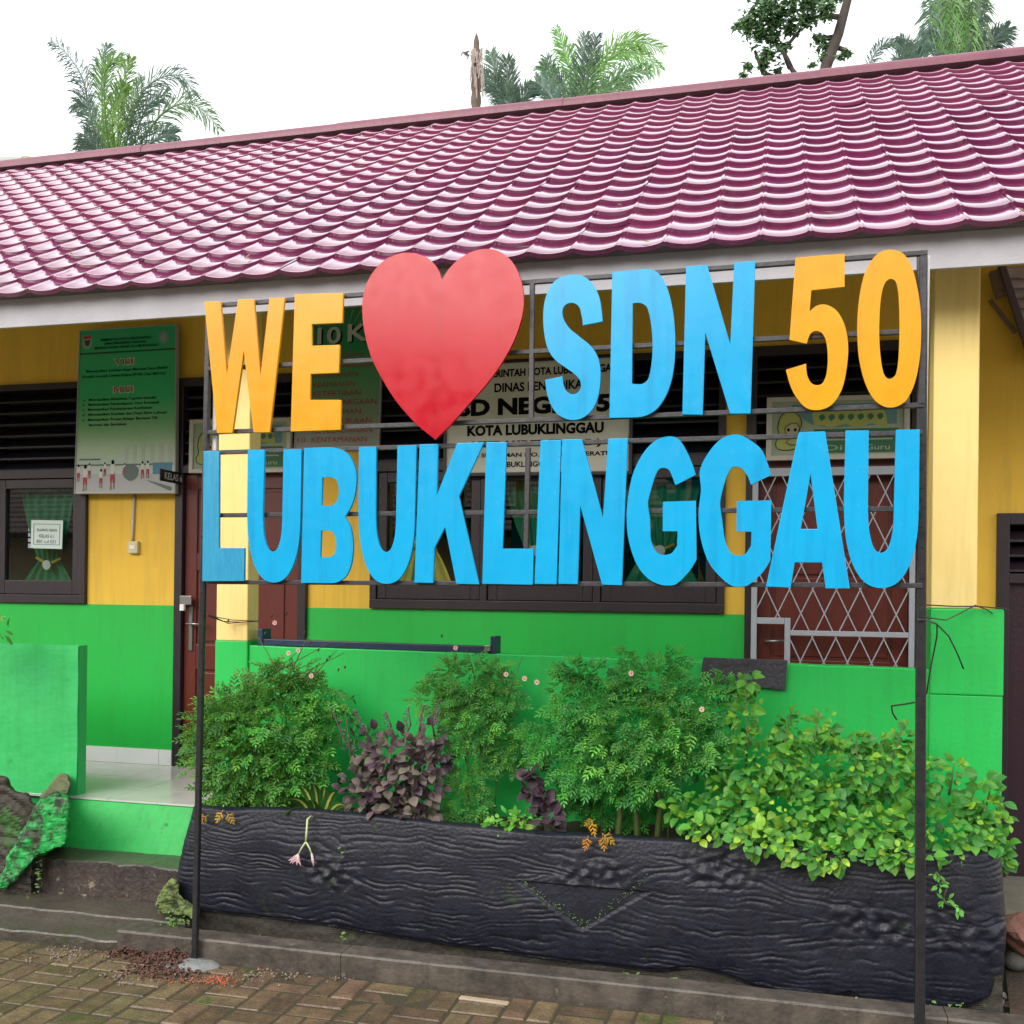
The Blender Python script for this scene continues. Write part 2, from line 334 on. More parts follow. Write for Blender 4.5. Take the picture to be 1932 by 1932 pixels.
# porch base, its green painted riser leaning back, tiled top
mb = MB(); mb.hexa([(-3.69, 4.64, .235), (-2.5, 4.66, .235), (-2.5, 5.83, .235), (-3.69, 5.83, .235), (-3.71, 4.775, .476), (-2.5, 4.775, .476), (-2.5, 5.83, .476), (-3.71, 5.83, .476)])
put('porch_riser', mb, greenw, bevel=.008, kind='structure')
pf = put('porch_floor', MB().box(-6.5, .96, 4.83, 5.86, .38, .478), grout, kind='structure')
tm = MB(); t = .305; tm.box(-t/2+.0015, t/2-.0015, -t/2+.0015, t/2-.0015, 0, .010); tmesh = tm.mesh('floor_tile', tilem)
for i in range(24):
    for j in range(4):
        xx = -6.35+i*t; yy = 4.775+t/2+j*t
        if j == 3: continue
        inst('floor_tile', tmesh, pf, Matrix.Translation(Vector((xx, yy, .4785+random.uniform(0, .001)))-pf.location) @ Euler((0, 0, random.uniform(-.003, .003))).to_matrix().to_4x4())
tm = MB(); tm.box(-t/2+.0015, t/2-.0015, 0, .138, 0, .010); tcut = tm.mesh('floor_tile', tilem)
for i in range(24): inst('floor_tile', tcut, pf, Matrix.Translation(Vector((-6.35+i*t, 5.692, .4785))-pf.location))
# lower ground to the right of the pier
mb = MB(); mb.add([(1.0, 4.6, .16), (3.2, 4.6, .16), (3.2, 9, .2), (1.0, 9, .2)], [(0, 1, 2, 3)]); put('side_path', mb, mat('pale cement path', (.22, .21, .17), .6, (.14, .13, .1), 6, .8, .4, 40, c3=(.1, .11, .05), ns3=5, th3=.6), kind='structure')

# ------------------------------------------------------------------ the school building
YW = 5.83
B = thing('school_building', (-2.2, 6.5, .48), 'long yellow and green school building under a purple metal tile roof', 'building')
HX = [(-5.12, -4.385, 1.518, 2.978), (-3.722, -2.806, .49, 2.968), (-2.386, -.275, 1.518, 2.99), (-.165, .745, .49, 2.995), (1.118, 2.0, .15, 2.065)]
def wall_with_holes(x0, x1, z0, z1, holes, y0, y1):
    mb = MB(); xs = sorted({x0, x1, *[h[0] for h in holes], *[h[1] for h in holes]}); xs = [x for x in xs if x0 <= x <= x1]
    for a, b in zip(xs, xs[1:]):
        hs = [h for h in holes if h[0] <= a+1e-6 and h[1] >= b-1e-6 and h[3] > z0 and h[2] < z1]; z = z0
        for h in hs:
            if h[2] > z: mb.box(a, b, y0, y1, z, h[2])
            z = max(z, h[3])
        if z < z1: mb.box(a, b, y0, y1, z, z1)
    return mb
put('wall', wall_with_holes(-8, .97, 1.515, 3.88, HX, YW, YW+.13), yellow, B)
put('wall', wall_with_holes(.97, 2.6, .15, 3.88, HX, YW, YW+.13), yellow, B)
put('wall_base', wall_with_holes(-8, .97, .478, 1.515, HX, YW-.006, YW+.13), greend, B, label='green painted lower part of the wall')
xx = -8
s_me = MB().box(-.1515, .1515, -.012, 0, 0, .098).mesh('skirting_tile', skirt)
for i in range(16):
    cx = P(224, 1425, YW).x-t/2-(i-1)*t
    if cx+.15 < -3.73: inst('skirting_tile', s_me, B, Matrix.Translation((cx, YW-.006, .49)))
put('skirting_tile', MB().box(P(224,1425,YW).x+t+.002, -3.735, YW-.018, YW-.006, .49, .588), skirt, B)
# interior: dark room with a louvred opening in its back wall that lets the sky through
def opening(px0, px1, py0, py1, Y): a = P(px0, py1, Y); c = P(px1, py0, Y); return (a.x, c.x, a.z, c.z)
BY = 9.0
holes = [opening(17, 29, 974, 1034, BY), opening(40, 62, 974, 1034, BY), opening(131, 143, 965, 1034, BY), opening(14, 26, 1050, 1108, BY), opening(48, 56, 1050, 1108, BY)]
holes2 = [holes[0], holes[1], holes[2]]
bw = wall_with_holes(-12, 2.6, .3, 4.1, holes2, BY, BY+.1)
bw.box(-12, 2.6, 6.0, BY, .3, .4); bw.box(-12, 2.6, 6.0, BY, 3.6, 3.65); bw.box(2.5, 2.6, 6.0, BY, .3, 3.9); bw.box(-2.95, -2.85, 6.0, BY, .4, 3.6); bw.box(-12, -11.9, 6., BY, .3, 3.9)
for hh in holes2:
    n = 6
    for k in range(1, n): z = hh[2]+(hh[3]-hh[2])*k/n; bw.box(hh[0], hh[1], BY-.02, BY+.02, z-.008, z+.008)
put('inner_wall', bw, dark, B)

# fascia, eave board, roof
fa = put('fascia', MB().box(-9.2, .955+.9, 4.485, 4.505, 2.962, 3.15), fasciam, B, bevel=.002)
SL = math.atan(.669); ROW, NR, WT = .2216, 19, .2
EY, EZ = 4.405, 3.095
def roof_pt(x, s, n=0): return Vector((x, EY+s*math.cos(SL)-n*math.sin(SL), EZ+s*math.sin(SL)+n*math.cos(SL)))
XL, XR = -9.2, 2.6
RL = ROW*NR
mb = MB(); a, b_, c_, d_ = roof_pt(XL, .06, -.03), roof_pt(XR, .06, -.03), roof_pt(XR, RL, -.03), roof_pt(XL, RL, -.03)
yr, zr = roof_pt(0, RL).y, roof_pt(0, RL).z
mb.add([a, b_, c_, d_], [(0, 1, 2, 3)])
mb.add([(XL, yr, zr-.02), (XR, yr, zr-.02), (XR, yr+3.6, zr-2.3), (XL, yr+3.6, zr-2.3)], [(0, 1, 2, 3)])
roof = put('roof', mb, mat('roof underlay', (.7, .66, .6), .8), B)
# one roof tile: shallow valley between two crests, lower edge raised one step above the next row
def tile_mesh(seed):
    rr = random.Random(seed); mb = MB(); prof = []
    n = 10
    for i in range(n+1):
        u = i/n; c = abs(2*u-1); prof.append((u*WT, .0165*c**2.0))
    prof[0] = (0, .013); prof[-1] = (WT, .013)
    prof.insert(1, (.006, .0175)); prof.insert(-1, (WT-.006, .0175)); n = len(prof)
    dent = rr.uniform(-.0015, .0015)
    rows = [(0, .017, 0), (0.0035, .0192, 0), (ROW*.5, .0093+dent, 0), (ROW+.012, -.0005, 0)]
    for (y, st, _) in rows:
        for (x, hh) in prof: mb.v.append((x, y, hh+st))
    for (x, hh) in prof: mb.v.append((x, .004, hh-.004))
    for r in range(3):
        for i in range(n-1): mb.f.append((r*n+i, r*n+i+1, (r+1)*n+i+1, (r+1)*n+i)); mb.m.append(0)
    for i in range(n-1): mb.f.append((4*n+i, 4*n+i+1, i+1, i)); mb.m.append(0)
    me = mb.mesh('roof_tile', roofm)
    me.polygons.foreach_set('use_smooth', [True]*(3*(n-1))+[False]*(n-1)); return me
tmeshes = [tile_mesh(i) for i in range(4)]
X0 = P(1723.5, 416, EY).x
RM = Matrix.Rotation(SL, 4, 'X')
TS = []
for j in range(NR):
    for i in range(int((XL-X0)/WT), int((XR-X0)/WT)+1):
        p = roof_pt(X0+i*WT, j*ROW)
        k = .006 if random.random() < .85 else .03
        M = Matrix.Translation(p) @ RM @ Euler((random.uniform(-k, k)*.6, random.uniform(-k, k)*.8, random.uniform(-.002, .002))).to_matrix().to_4x4()
        TS.append((p, M, random.choice(tmeshes)))
TS.sort(key=lambda a: (not seen(a[0], 80), (a[0]-CAM).length))
for p, M, me in TS[:300]: inst('roof_tile', me, roof, M)
rest = MB()
for k, me in enumerate(tmeshes):
    q = joined(me, [a[1] for a in TS[300:] if a[2] is me]); b = len(rest.v); rest.v += q.v; rest.f += [tuple(b+i for i in f) for f in q.f]; rest.m += q.m
me = rest.mesh('roof_tile_field', roofm, True)
put('roof_tile_field', me, roofm, roof, kind='stuff')
# ridge cap in overlapping lengths
x = XL; k = 0
while x < XR:
    m = MB(); x1 = x+1.9+random.uniform(-.1, .1); r = .075+.004*(k % 2)
    for xx in (x, x1+.03):
        for i in range(9):
            an = R(-12+204*i/8); m.v.append((xx, yr-math.cos(an)*r*1.25, zr+.012+max(-.05, math.sin(an)*r)))
    for i in range(8): m.f.append((i, i+1, 10+i, 9+i)); m.m.append(0)
    me = m.mesh('ridge_cap', ridgem, True); put('ridge_cap', me, ridgem, roof); x = x1; k += 1

# leaf litter caught on the tiles
rl = random.Random(77); lt = MB()
for _ in range(26):
    p = roof_pt(rl.uniform(-6, 1.4), ROW*rl.randint(0, 12)+rl.uniform(.02, .1), .034); a = rl.uniform(0, 6.3); l = rl.uniform(.02, .05)
    d = Vector((math.cos(a), math.sin(a)*.83, math.sin(a)*.55))*l; e = d.cross(Vector((0, -.55, .83))).normalized()*.008; lt.add([p-d, p+e, p+d, p-e], [(0, 1, 2, 3)])
put('leaf_litter', lt, mat('brown fallen leaf', (.1, .06, .035), .8, (.2, .12, .06), 9, .8), kind='stuff', label='few brown fallen leaves caught on the purple roof tiles', cat='leaves')
# windows: dark frame, louvre slats above, glazed sashes below
def window(x0, x1, z0, z1, ztr, bays, nsl, sash_px=None):
    w = .042; f = MB(); y0, y1 = YW-.03, YW+.08
    f.box(x0, x1, y0, y1, z0, z0+.055); f.box(x0, x1, y0, y1, z1-w, z1); f.box(x0, x0+w, y0, y1, z0+.055, z1-w); f.box(x1-w, x1, y0, y1, z0+.055, z1-w)
    f.box(x0+w, x1-w, y0, y1, ztr-.03, ztr+.03)
    xs = [x0+w+(x1-x0-2*w)*i/bays for i in range(bays+1)]
    for x in xs[1:-1]: f.box(x-w/2, x+w/2, y0, y1, z0+.055, ztr-.03); f.box(x-w/2, x+w/2, y0, y1, ztr+.03, z1-w)
    win = put('window', f, brown, B, bevel=.003)
    for i in range(bays):
        a = xs[i]+(w/2 if i else 0); b = xs[i+1]-(w/2 if i < bays-1 else 0)
        L = z1-w-ztr-.03
        for k in range(nsl):
            zc = ztr+.03+L*(k+.5)/nsl
            m = MB(); m.hexa([(a+.002, y0+.01, zc-.045), (b-.002, y0+.01, zc-.045), (b-.002, y1-.01, zc+.022), (a+.002, y1-.01, zc+.022), (a+.002, y0+.01, zc-.033), (b-.002, y0+.01, zc-.033), (b-.002, y1-.01, zc+.034), (a+.002, y1-.01, zc+.034)])
            put('slat', m, slatm, win)
        s = .062; g = .003; zz0, zz1 = z0+.058, ztr-.033; ys, ye = YW-.018, YW+.022
        m = MB(); m.box(a+g, a+s, ys, ye, zz0, zz1); m.box(b-s, b-g, ys, ye, zz0, zz1); m.box(a+s, b-s, ys, ye, zz0, zz0+s*1.5); m.box(a+s, b-s, ys, ye, zz1-s, zz1)
        put('sash', m, brown, win, bevel=.004)
        m = MB().add([(a+s-.004, YW+.004, zz0+s*1.5-.004), (b-s+.004, YW+.004, zz0+s*1.5-.004), (b-s+.004, YW+.004, zz1-s+.004), (a+s-.004, YW+.004, zz1-s+.004)], [(0, 1, 2, 3)])
        put('pane', m, glass, win)
    return xs
window(-5.12, -4.385, 1.518, 2.978, 2.375, 1, 7)
wx = window(-2.386, -.275, 1.518, 2.99, 2.375, 3, 6)

def louvre_top(parent, x0, x1, z0, z1, n):
    for k in range(n):
        zc = z0+(z1-z0)*(k+.5)/n; m = MB(); a, b = x0+.002, x1-.002; y0, y1 = YW-.015, YW+.07
        m.hexa([(a, y0, zc-.04), (b, y0, zc-.04), (b, y1, zc+.02), (a, y1, zc+.02), (a, y0, zc-.028), (b, y0, zc-.028), (b, y1, zc+.032), (a, y1, zc+.032)]); put('slat', m, slatm, parent)
def door(x0, x1, z0, z1, ztr, leaves, lab):
    w = .055; f = MB(); y0, y1 = YW-.035, YW+.09
    f.box(x0, x0+w, y0, y1, z0, z1); f.box(x1-w, x1, y0, y1, z0, z1); f.box(x0+w, x1-w, y0, y1, z1-w, z1); f.box(x0+w, x1-w, y0, y1, ztr-.025, ztr+.025)
    fr = put('door_frame', f, brown, B, bevel=.003)
    louvre_top(fr, x0+w, x1-w, ztr+.025, z1-w, 7)
    W_ = (x1-x0-2*w)/leaves
    ds = []
    for i in range(leaves):
        a, b = x0+w+i*W_+.002, x0+w+(i+1)*W_-.002; zt = ztr-.028
        m = MB(); m.box(a, b, YW+.012, YW+.045, z0+.006, zt)
        d = put('door', m, maroon, B, label=lab)
        s = .085; zm = [z0+.1, z0+.62, z0+.78, z0+1.25, z0+1.36, zt-.1]
        r = MB(); r.box(a, a+s, YW, YW+.0121, z0+.006, zt); r.box(b-s, b, YW, YW+.0121, z0+.006, zt)
        for q0, q1 in ((z0+.006, zm[0]), (zm[1], zm[2]), (zm[3], zm[4]), (zm[5], zt)): r.box(a+s, b-s, YW, YW+.0121, q0, q1)
        put('rail', r, maroon, d, bevel=.004)
        for q0, q1 in ((zm[0], zm[1]), (zm[2], zm[3]), (zm[4], zm[5])):
            if b-a > .25: put('door_panel', MB().box(a+s+.02, b-s-.02, YW+.004, YW+.0121, q0+.02, q1-.02), maroon, d, bevel=.004)
        ds.append(d)
    return ds
d1 = door(-3.722, -2.806, .49, 2.968, 2.385, 1, 'maroon panelled door with a lever handle')[0]
d2 = door(-.165, .745, .49, 2.995, 2.4, 1, 'maroon door behind a steel grille')[0]
# hardware of the left door
hx, hz = P(361, 1185, YW).x, P(361, 1185, YW).z
put('handle_plate', MB().box(hx-.014, hx+.014, YW-.012, YW-.0, hz-.145, hz+.145), steel, d1, bevel=.004)
lv = MB(); lv.tube([(hx, YW-.012, hz+.03), (hx, YW-.05, hz+.03), (hx+.10, YW-.055, hz+.028)], .009, 8); put('door_handle', lv, steel, d1, True)
put('hasp', MB().box(P(347,1133,YW).x, P(369,1133,YW).x, YW-.05, YW-.036, P(350,1141,YW).z, P(350,1124,YW).z), steel, d1, bevel=.003)
put('padlock', MB().box(P(351,1143,YW).x, P(359,1143,YW).x, YW-.075, YW-.052, P(350,1152,YW).z, P(350,1140,YW).z), white, d1, bevel=.003)
# steel security grille before the right door
YG = YW-.075
def gp(px, py): v = P(px, py, YG); return v.x, v.z
x0, _ = gp(1419, 1000); x1, _ = gp(1727, 1000); zt = gp(1500, 883)[1]; zb = .5; xi = gp(1430, 1000)[0]; xj = gp(1716, 1000)[0]
gr = MB(); t_ = .016
gr.box(x0, xi, YG-t_, YG, zb, zt); gr.box(xj, x1, YG-t_, YG, zb, zt); gr.box(xi, xj, YG-t_, YG, zt-.045, zt); gr.box(xi, xj, YG-t_, YG, zb, zb+.04)
zm0, zm1 = gp(1600, 1201)[1], gp(1600, 1191)[1]; xh0, xh1 = gp(1480, 1200)[0], gp(1491, 1200)[0]; zh0, zh1 = gp(1450, 1240)[1], gp(1450, 1165)[1]
gr.box(xh1, xj, YG-t_, YG, zm0, zm1)
gr.box(xh0, xh1, YG-t_, YG, zh0-.04, zh1); gr.box(xi, xh0, YG-t_, YG, zh1-.035, zh1); gr.box(xi, xh1, YG-t_, YG, zh0-.07, zh0-.04)
GR = put('security_grille', gr, greysteel, B, bevel=.003, label='grey steel lattice grille over the right door')
dx, dz = gp(1572, 1170)[0]-gp(1526, 1170)[0], 0
dx = (gp(1780-.0, 1130)[0]-gp(1462, 1130)[0])/7.05
slope = 2.14; xref, zref = gp(1533.5, 1112)
def lattice(xa, xb, za, zb_, ph):
    for sgn in (1, -1):
        k = -30
        while k < 40:
            xs_ = xref+k*dx-sgn*(zref-za)/slope; k += 1
            pts = []
            # line x = xs_ + sgn*(z-za)/slope clipped to the box
            zs = sorted([za, zb_, za+(xa-xs_)*slope*sgn, za+(xb-xs_)*slope*sgn])
            seg = [(xs_+sgn*(z-za)/slope, z) for z in zs]
            seg = [q for q in seg if xa-1e-4 <= q[0] <= xb+1e-4 and za-1e-4 <= q[1] <= zb_+1e-4]
            if len(seg) >= 2 and (seg[-1][1]-seg[0][1]) > .03:
                o_ = YG-.005 if sgn > 0 else YG-.011
                put('lattice_bar', MB().bar((seg[0][0], o_, seg[0][1]), (seg[-1][0], o_, seg[-1][1]), .006, .005, up=Vector((0, 1, 0))), greysteel, GR)
lattice(xi, xj, zh1, zt-.045, 0); lattice(xh1, xj, zm1, zh1, 0); lattice(xh1, xj, zb+.04, zm0, dx*.5)
hv = MB(); hx2, hz2 = gp(1449, 1210); hv.tube([(hx2-.01, YW-.01, hz2), (hx2-.01, YW-.05, hz2), (hx2+.085, YW-.055, hz2+.004)], .008, 8); put('door_handle', hv, steel, d2, True)
# door at the far right
m = MB(); xa, xb, za, zb2 = 1.118, 2.0, .15, 2.065; w = .06
m.box(xa, xa+w, YW-.03, YW+.08, za, zb2); m.box(xb-w, xb, YW-.03, YW+.08, za, zb2); m.box(xa+w, xb-w, YW-.03, YW+.08, zb2-w, zb2); m.box(xa+w, xb-w, YW-.03, YW+.08, 1.70, 1.75)
fr = put('door_frame', m, brown, B, bevel=.003)
for k in range(3):
    zc = 1.79+k*.078; put('slat', MB().hexa([(xa+w, YW-.01, zc-.03), (xb-w, YW-.01, zc-.03), (xb-w, YW+.06, zc+.02), (xa+w, YW+.06, zc+.02), (xa+w, YW-.01, zc-.018), (xb-w, YW-.01, zc-.018), (xb-w, YW+.06, zc+.032), (xa+w, YW+.06, zc+.032)]), brown, fr)
dp = mat('dark purple door paint', (.035, .012, .024), .35, (.025, .01, .018), 4, .6, .2, 60)
dd = put('door', MB().box(xa+w, xb-w, YW+.01, YW+.05, za, 1.70), dp, B, label='dark purple door at the right end of the wall')
for q0, q1 in ((.32, .9), (1.0, 1.6)):
    put('door_panel', MB().box(xa+w+.1, xb-w-.1, YW, YW+.0101, q0, q1), dp, dd, bevel=.004)
# pillars
YP = 4.80
def pillar(x0, x1, zbase, ztop, yd, lab=None):
    p = put('pillar', MB().box(x0, x1, YP, YP+yd, zbase, ztop), cream, B, bevel=.006, label=lab)
    return p
xa, xb = P(410, 1000, YP).x, P(469, 1000, YP).x
pl = pillar(xa, xb, P(440, 1209, YP).z, 3.2, .12, 'cream pillar behind the left end of the letter sign')
put('pillar_base', MB().box(xa-.003, xb+.003, YP-.003, YP+.123, .48, P(440, 1209, YP).z), green, pl, bevel=.005)
xa2, xb2 = P(1758.5, 1000, YP).x, P(1845, 1000, YP).x
pillar(xa2, xb2, 1.571, 3.2, .13, 'cream pillar behind the right post of the letter sign')

# ------------------------------------------------------------------ walls of the porch, pier
mb = MB(); zl, zr_ = P(490, 1218, YP).z, P(1720, 1262, YP).z; xl, xr = xb+.004, xa2+.003
mb.hexa([(xl, YP+.012, .2), (xr, YP+.012, .2), (xr, YP+.112, .2), (xl, YP+.112, .2), (xl, YP+.012, zl), (xr, YP+.012, zr_), (xr, YP+.112, zr_), (xl, YP+.112, zl)])
bm = bmesh.new(); me = mb.mesh('porch_wall', green); bm.from_mesh(me); bmesh.ops.subdivide_edges(bm, edges=[e for e in bm.edges if e.calc_length() > 2], cuts=60); bm.to_mesh(me); bm.free()
for v in me.vertices:
    if v.co.z > 1: v.co.z += noise.noise(v.co*7)*.004; v.co.y += noise.noise(v.co*9)*.003
put('porch_wall', me, green, bevel=.006, label='long low green wall behind the flower bed', cat='wall')
pr = thing('pier', ((xa2+P(1892, 1300, YP).x)/2, YP+.1, .1), 'tall square green pier under the cream pillar at the right', 'pier')
mb = MB(); xe = P(1892, 1300, YP).x; mb.box(xa2-.004, xe, YP-.004, YP+.24, .1, P(1800, 1311, YP).z); put('pier_base', mb, green, pr, bevel=.006)
mb = MB(); mb.box(xa2-.002, xe+.002, YP-.008, YP+.242, P(1800, 1311, YP).z, 1.57); put('pier_cap', mb, green, pr, bevel=.007)
# left parapet
xp = P(147, 1300, YP).x
mb = MB(); n = 40
for i in range(n+1):
    for j in range(n+1):
        x = -6.2+(xp+6.2)*i/n; z = .3+(1.305-.3)*j/n; mb.v.append((x, YP+noise.noise(Vector((x*5, 0, z*5)))*.005+noise.noise(Vector((x*19, 3, z*19)))*.0012, z))
for i in range(n):
    for j in range(n): a = i*(n+1)+j; mb.f.append((a, a+n+1, a+n+2, a+1)); mb.m.append(0)
mb.box(-6.2, xp, YP+.008, YP+.075, .3, 1.304)
paraM = mat('rough green plaster', (.035, .48, .13), .6, (.02, .42, .09), 3, .8, .3, 22, c3=(.015, .33, .06), ns3=6, th3=.64, streak=((.02, .3, .05), .5, 12))
put('parapet', mb, paraM, cat='wall', label='rough light green parapet wall left of the porch step')

# ------------------------------------------------------------------ the big letter sign
YS0, TS_ = 3.925, math.tan(R(-1.2)); XS0 = -2.41
def sgn_pt(px, py, d=0.):
    """point on the sign's own vertical plane; d metres behind its face"""
    r = ray(px, py); k = (YS0-TS_*XS0)/(r.y-TS_*r.x); p = CAM+r*k
    return p+Vector((math.sin(R(1.2)), math.cos(R(1.2)), 0))*d
SG = thing('letter_sign', (-1., 3.96, 0), 'black steel frame sign reading WE heart SDN 50 LUBUKLINGGAU', 'sign')
def zc(k, x, y):
    if k == 3: return x*.33346, 483.2+y*.33346
    if k == 4: return 644.2+x*.33346, 483.2+y*.33346
    if k == 5: return 1288.5+x*.33337, 442.9+y*.33337
    if k == 6: return 1288.5+x*.33337, 1046.9+y*.33337
    if k == 8: return 1006.6+x*.2084, 845.6+y*.2084
    return x, y
def Z(k, pts): return [(*zc(k, p[0], p[1]), *p[2:]) for p in pts]
def K(pts): return [(p[0], p[1], 1) for p in pts]
def uletter(tl, il, ir, tr, bl_, bot, inb, xs):
    """U: outer left/right tops, inner tops, then lower extents xs=(outer left, inner left, inner right, outer right)"""
    (x0, y0), (x1, y1), (x2, y2), (x3, y3) = tl, il, ir, tr; ol, inl, inr, orr = xs; h = inb-y0; ya = y0+h*.60
    m = (ol+orr)/2; w = (orr-ol)/2; wi = (inr-inl)/2; mi = (inl+inr)/2
    o = [(x0, y0, 1), (ol, ya, 1)]
    for k in range(1, 12): a = math.pi-math.pi*k/12; o.append((m+w*math.cos(a)*abs(math.cos(a))**-.12 if abs(math.cos(a)) > .01 else m, ya+(bot-ya)*abs(math.sin(a))**.85))
    o += [(orr, ya, 1), (x3, y3, 1), (x2, y2, 1), (inr, ya, 1)]
    for k in range(1, 10): a = math.pi*k/10; o.append((mi+wi*math.cos(a)*abs(math.cos(a))**-.12 if abs(math.cos(a)) > .01 else mi, ya+(inb-ya)*abs(math.sin(a))**.8))
    o += [(inl, ya, 1), (x1, y1, 1)]
    return o
def gletter(ol, top, tx, t1, t2, ct, cx, il, ib, ibx, bt, br, bl2, bm_, stem, orr, low, bot, bx):
    o = [(t1[0], t1[1], 1), (t1[0]-7, t1[1]-22), (t1[0]-20, t1[1]-50), (tx+18, top+5), (tx, top), (tx-25, top+8), (tx-47, top+30), (tx-66, top+66), (ol+4, top+105), (ol, top+140), (ol+1, top+180), (ol+9, top+217), (ol+22, top+247), (ol+41, top+269), (bx-10, bot-2), (bx+6, bot), (bx+22, bot-3), (low[0]-14, low[1]+22), (low[0], low[1], 1), (br[0], br[1], 1), (bt[0], bt[1], 1), (bl2[0], bl2[1], 1), (bm_[0], bm_[1], 1), (stem[0], stem[1]-4, 1), (stem[0]-4, stem[1]+3), (stem[0]-12, ib-2), (ibx, ib), (ibx-12, ib-6), (ibx-22, ib-28), (il+4, ib-66), (il, ib-96), (il+2, ct+55), (il+12, ct+20), (cx-10, ct+3), (cx, ct), (cx+10, ct+4), (t2[0]-6, t2[1]-16), (t2[0], t2[1], 1)]
    return o
LET = []
LET.append(('L', blue2, [K([(384.3, 851), (413.7, 851), (413.2, 1034), (461.5, 1034), (461, 1096.5), (381.8, 1096.8)])]))
LET.append(('U', sky_blue, [uletter((467.9, 848.9), (499.4, 848.5), (535.3, 848.0), (568.8, 847.6), 0, 1099.2, 1040.8, (466.5, 496.2, 533.2, 567.2))]))
LET.append(('B', sky_blue, [Z(3, [(1722, 1087, 1), (1860, 1082), (1925, 1092), (1975, 1125), (2010, 1200), (2018, 1260), (2008, 1350), (1985, 1420), (1952, 1474, 1), (1982, 1530), (1998, 1620), (1992, 1720), (1965, 1800), (1925, 1838), (1880, 1850), (1705, 1848, 1)]),
    Z(3, [(1824, 1253, 1), (1875, 1251), (1905, 1268), (1918, 1320), (1912, 1372), (1892, 1404), (1865, 1413), (1820, 1412, 1)]), Z(3, [(1818, 1553, 1), (1862, 1553), (1890, 1570), (1903, 1620), (1900, 1665), (1885, 1693), (1860, 1703), (1813, 1703, 1)])]))
LET.append(('U', sky_blue, [uletter((677.5, 843.3), (709.8, 842.7), (750.2, 841.2), (785.9, 840.0), 0, 1101.7, 1041.6, (676.5, 709, 747.8, 783.2))]))
LET.append(('K', sky_blue, [Z(4, K([(443, 1065), (547, 1063), (541, 1352), (655, 1058), (808, 1053), (665, 1360), (780, 1858), (650, 1855), (587, 1535), (527, 1650), (520, 1850), (413, 1848)]))]))
LET.append(('L', sky_blue, [Z(4, K([(820, 1052), (935, 1052), (912, 1655), (1088, 1655), (1083, 1860), (797, 1855)]))]))
LET.append(('I', sky_blue, [Z(4, K([(1127, 1043), (1243, 1040), (1217, 1857), (1093, 1855)]))]))
LET.append(('N', sky_blue, [Z(4, K([(1250, 1037), (1360, 1035), (1480, 1478), (1510, 1033), (1620, 1030), (1587, 1863), (1475, 1860), (1352, 1415), (1337, 1857), (1228, 1855)]))]))
LET.append(('G', sky_blue, [gletter(1182.7, 823.3, 1262, (1312.5, 895.6), (1274.4, 915.4), 882.7, 1252.5, 1222.3, 1046.7, 1250, (1250.8, 946.7), (1313, 944.6), (1250.4, 1002.3), (1278.6, 1002.3), (1277.5, 1033), 1314.6, (1314, 1056), 1104.6, 1254.6)]))
LET.append(('G', sky_blue, [gletter(1318.5, 819.6, 1387, (1455.2, 896.3), (1416.8, 914.6), 880.3, 1390, 1358.5, 1048, 1390, (1390.2, 945.3), (1455.2, 944), (1389.2, 1002.3), (1417.9, 1003), (1417, 1033), 1455, (1453.5, 1057), 1106.9, 1390)]))
LET.append(('A', sky_blue, [K([(1506.9, 815.6), (1556.9, 813.9), (1603.5, 1110.2), (1557.9, 1110.2), (1550.9, 1061.3), (1499.5, 1061.3), (1491.9, 1108.6), (1445.2, 1106.9)]), K([(1529.2, 895.6), (1542.5, 998), (1510.9, 998)])]))
LET.append(('U', sky_blue, [uletter((1595.2, 812.3), (1639.2, 812), (1690.2, 811), (1735.2, 810.3), 0, 1109.6, 1043, (1592, 1637.5, 1686.8, 1733.6))]))
LET.append(('W', orange, [Z(3, K([(1157, 258), (1248, 256), (1285, 665), (1347, 245), (1437, 243), (1475, 672), (1525, 237), (1612, 235), (1527, 998), (1435, 998), (1380, 538), (1315, 1000), (1228, 1002)]))]))
LET.append(('E', orange, [K([(556.2, 555), (647.9, 552.6), (646.2, 609.3), (588.7, 611.8), (588.4, 652.3), (641.2, 650.5), (639.6, 703.5), (586.2, 705.7), (585, 754.4), (643.7, 754.4), (642.9, 811), (548.6, 814.3)])]))
LET.append(('S', sky_blue, [Z(4, [(1478, 370, 1), (1462, 245), (1425, 162), (1370, 115), (1310, 105), (1240, 120), (1185, 168), (1152, 250), (1142, 340), (1147, 430), (1168, 525), (1212, 590), (1270, 632), (1320, 668), (1350, 705), (1354, 745), (1337, 772), (1307, 782), (1275, 765), (1258, 735), (1250, 680, 1), (1152, 700, 1), (1160, 760), (1180, 830), (1215, 887), (1262, 918), (1312, 928), (1365, 915), (1412, 878), (1446, 815), (1463, 730), (1465, 640), (1450, 570), (1412, 510), (1350, 458), (1290, 408), (1258, 358), (1250, 310), (1268, 276), (1310, 265), (1345, 288), (1360, 340), (1367, 392, 1)])]))
LET.append(('D', sky_blue, [Z(4, [(1533, 92, 1), (1690, 76), (1755, 76), (1808, 112), (1850, 200), (1878, 330), (1888, 470), (1884, 600), (1865, 710), (1830, 800), (1780, 868), (1720, 903), (1660, 912), (1517, 915, 1)]), Z(4, [(1648, 268, 1), (1695, 266), (1730, 292), (1750, 370), (1760, 480), (1756, 600), (1736, 695), (1700, 724), (1643, 722, 1)])]))
LET.append(('N', sky_blue, [Z(5, K([(18, 180), (137, 170), (268, 618), (290, 157), (410, 148), (383, 1012), (267, 1014), (127, 558), (112, 1020), (-3, 1018)]))]))
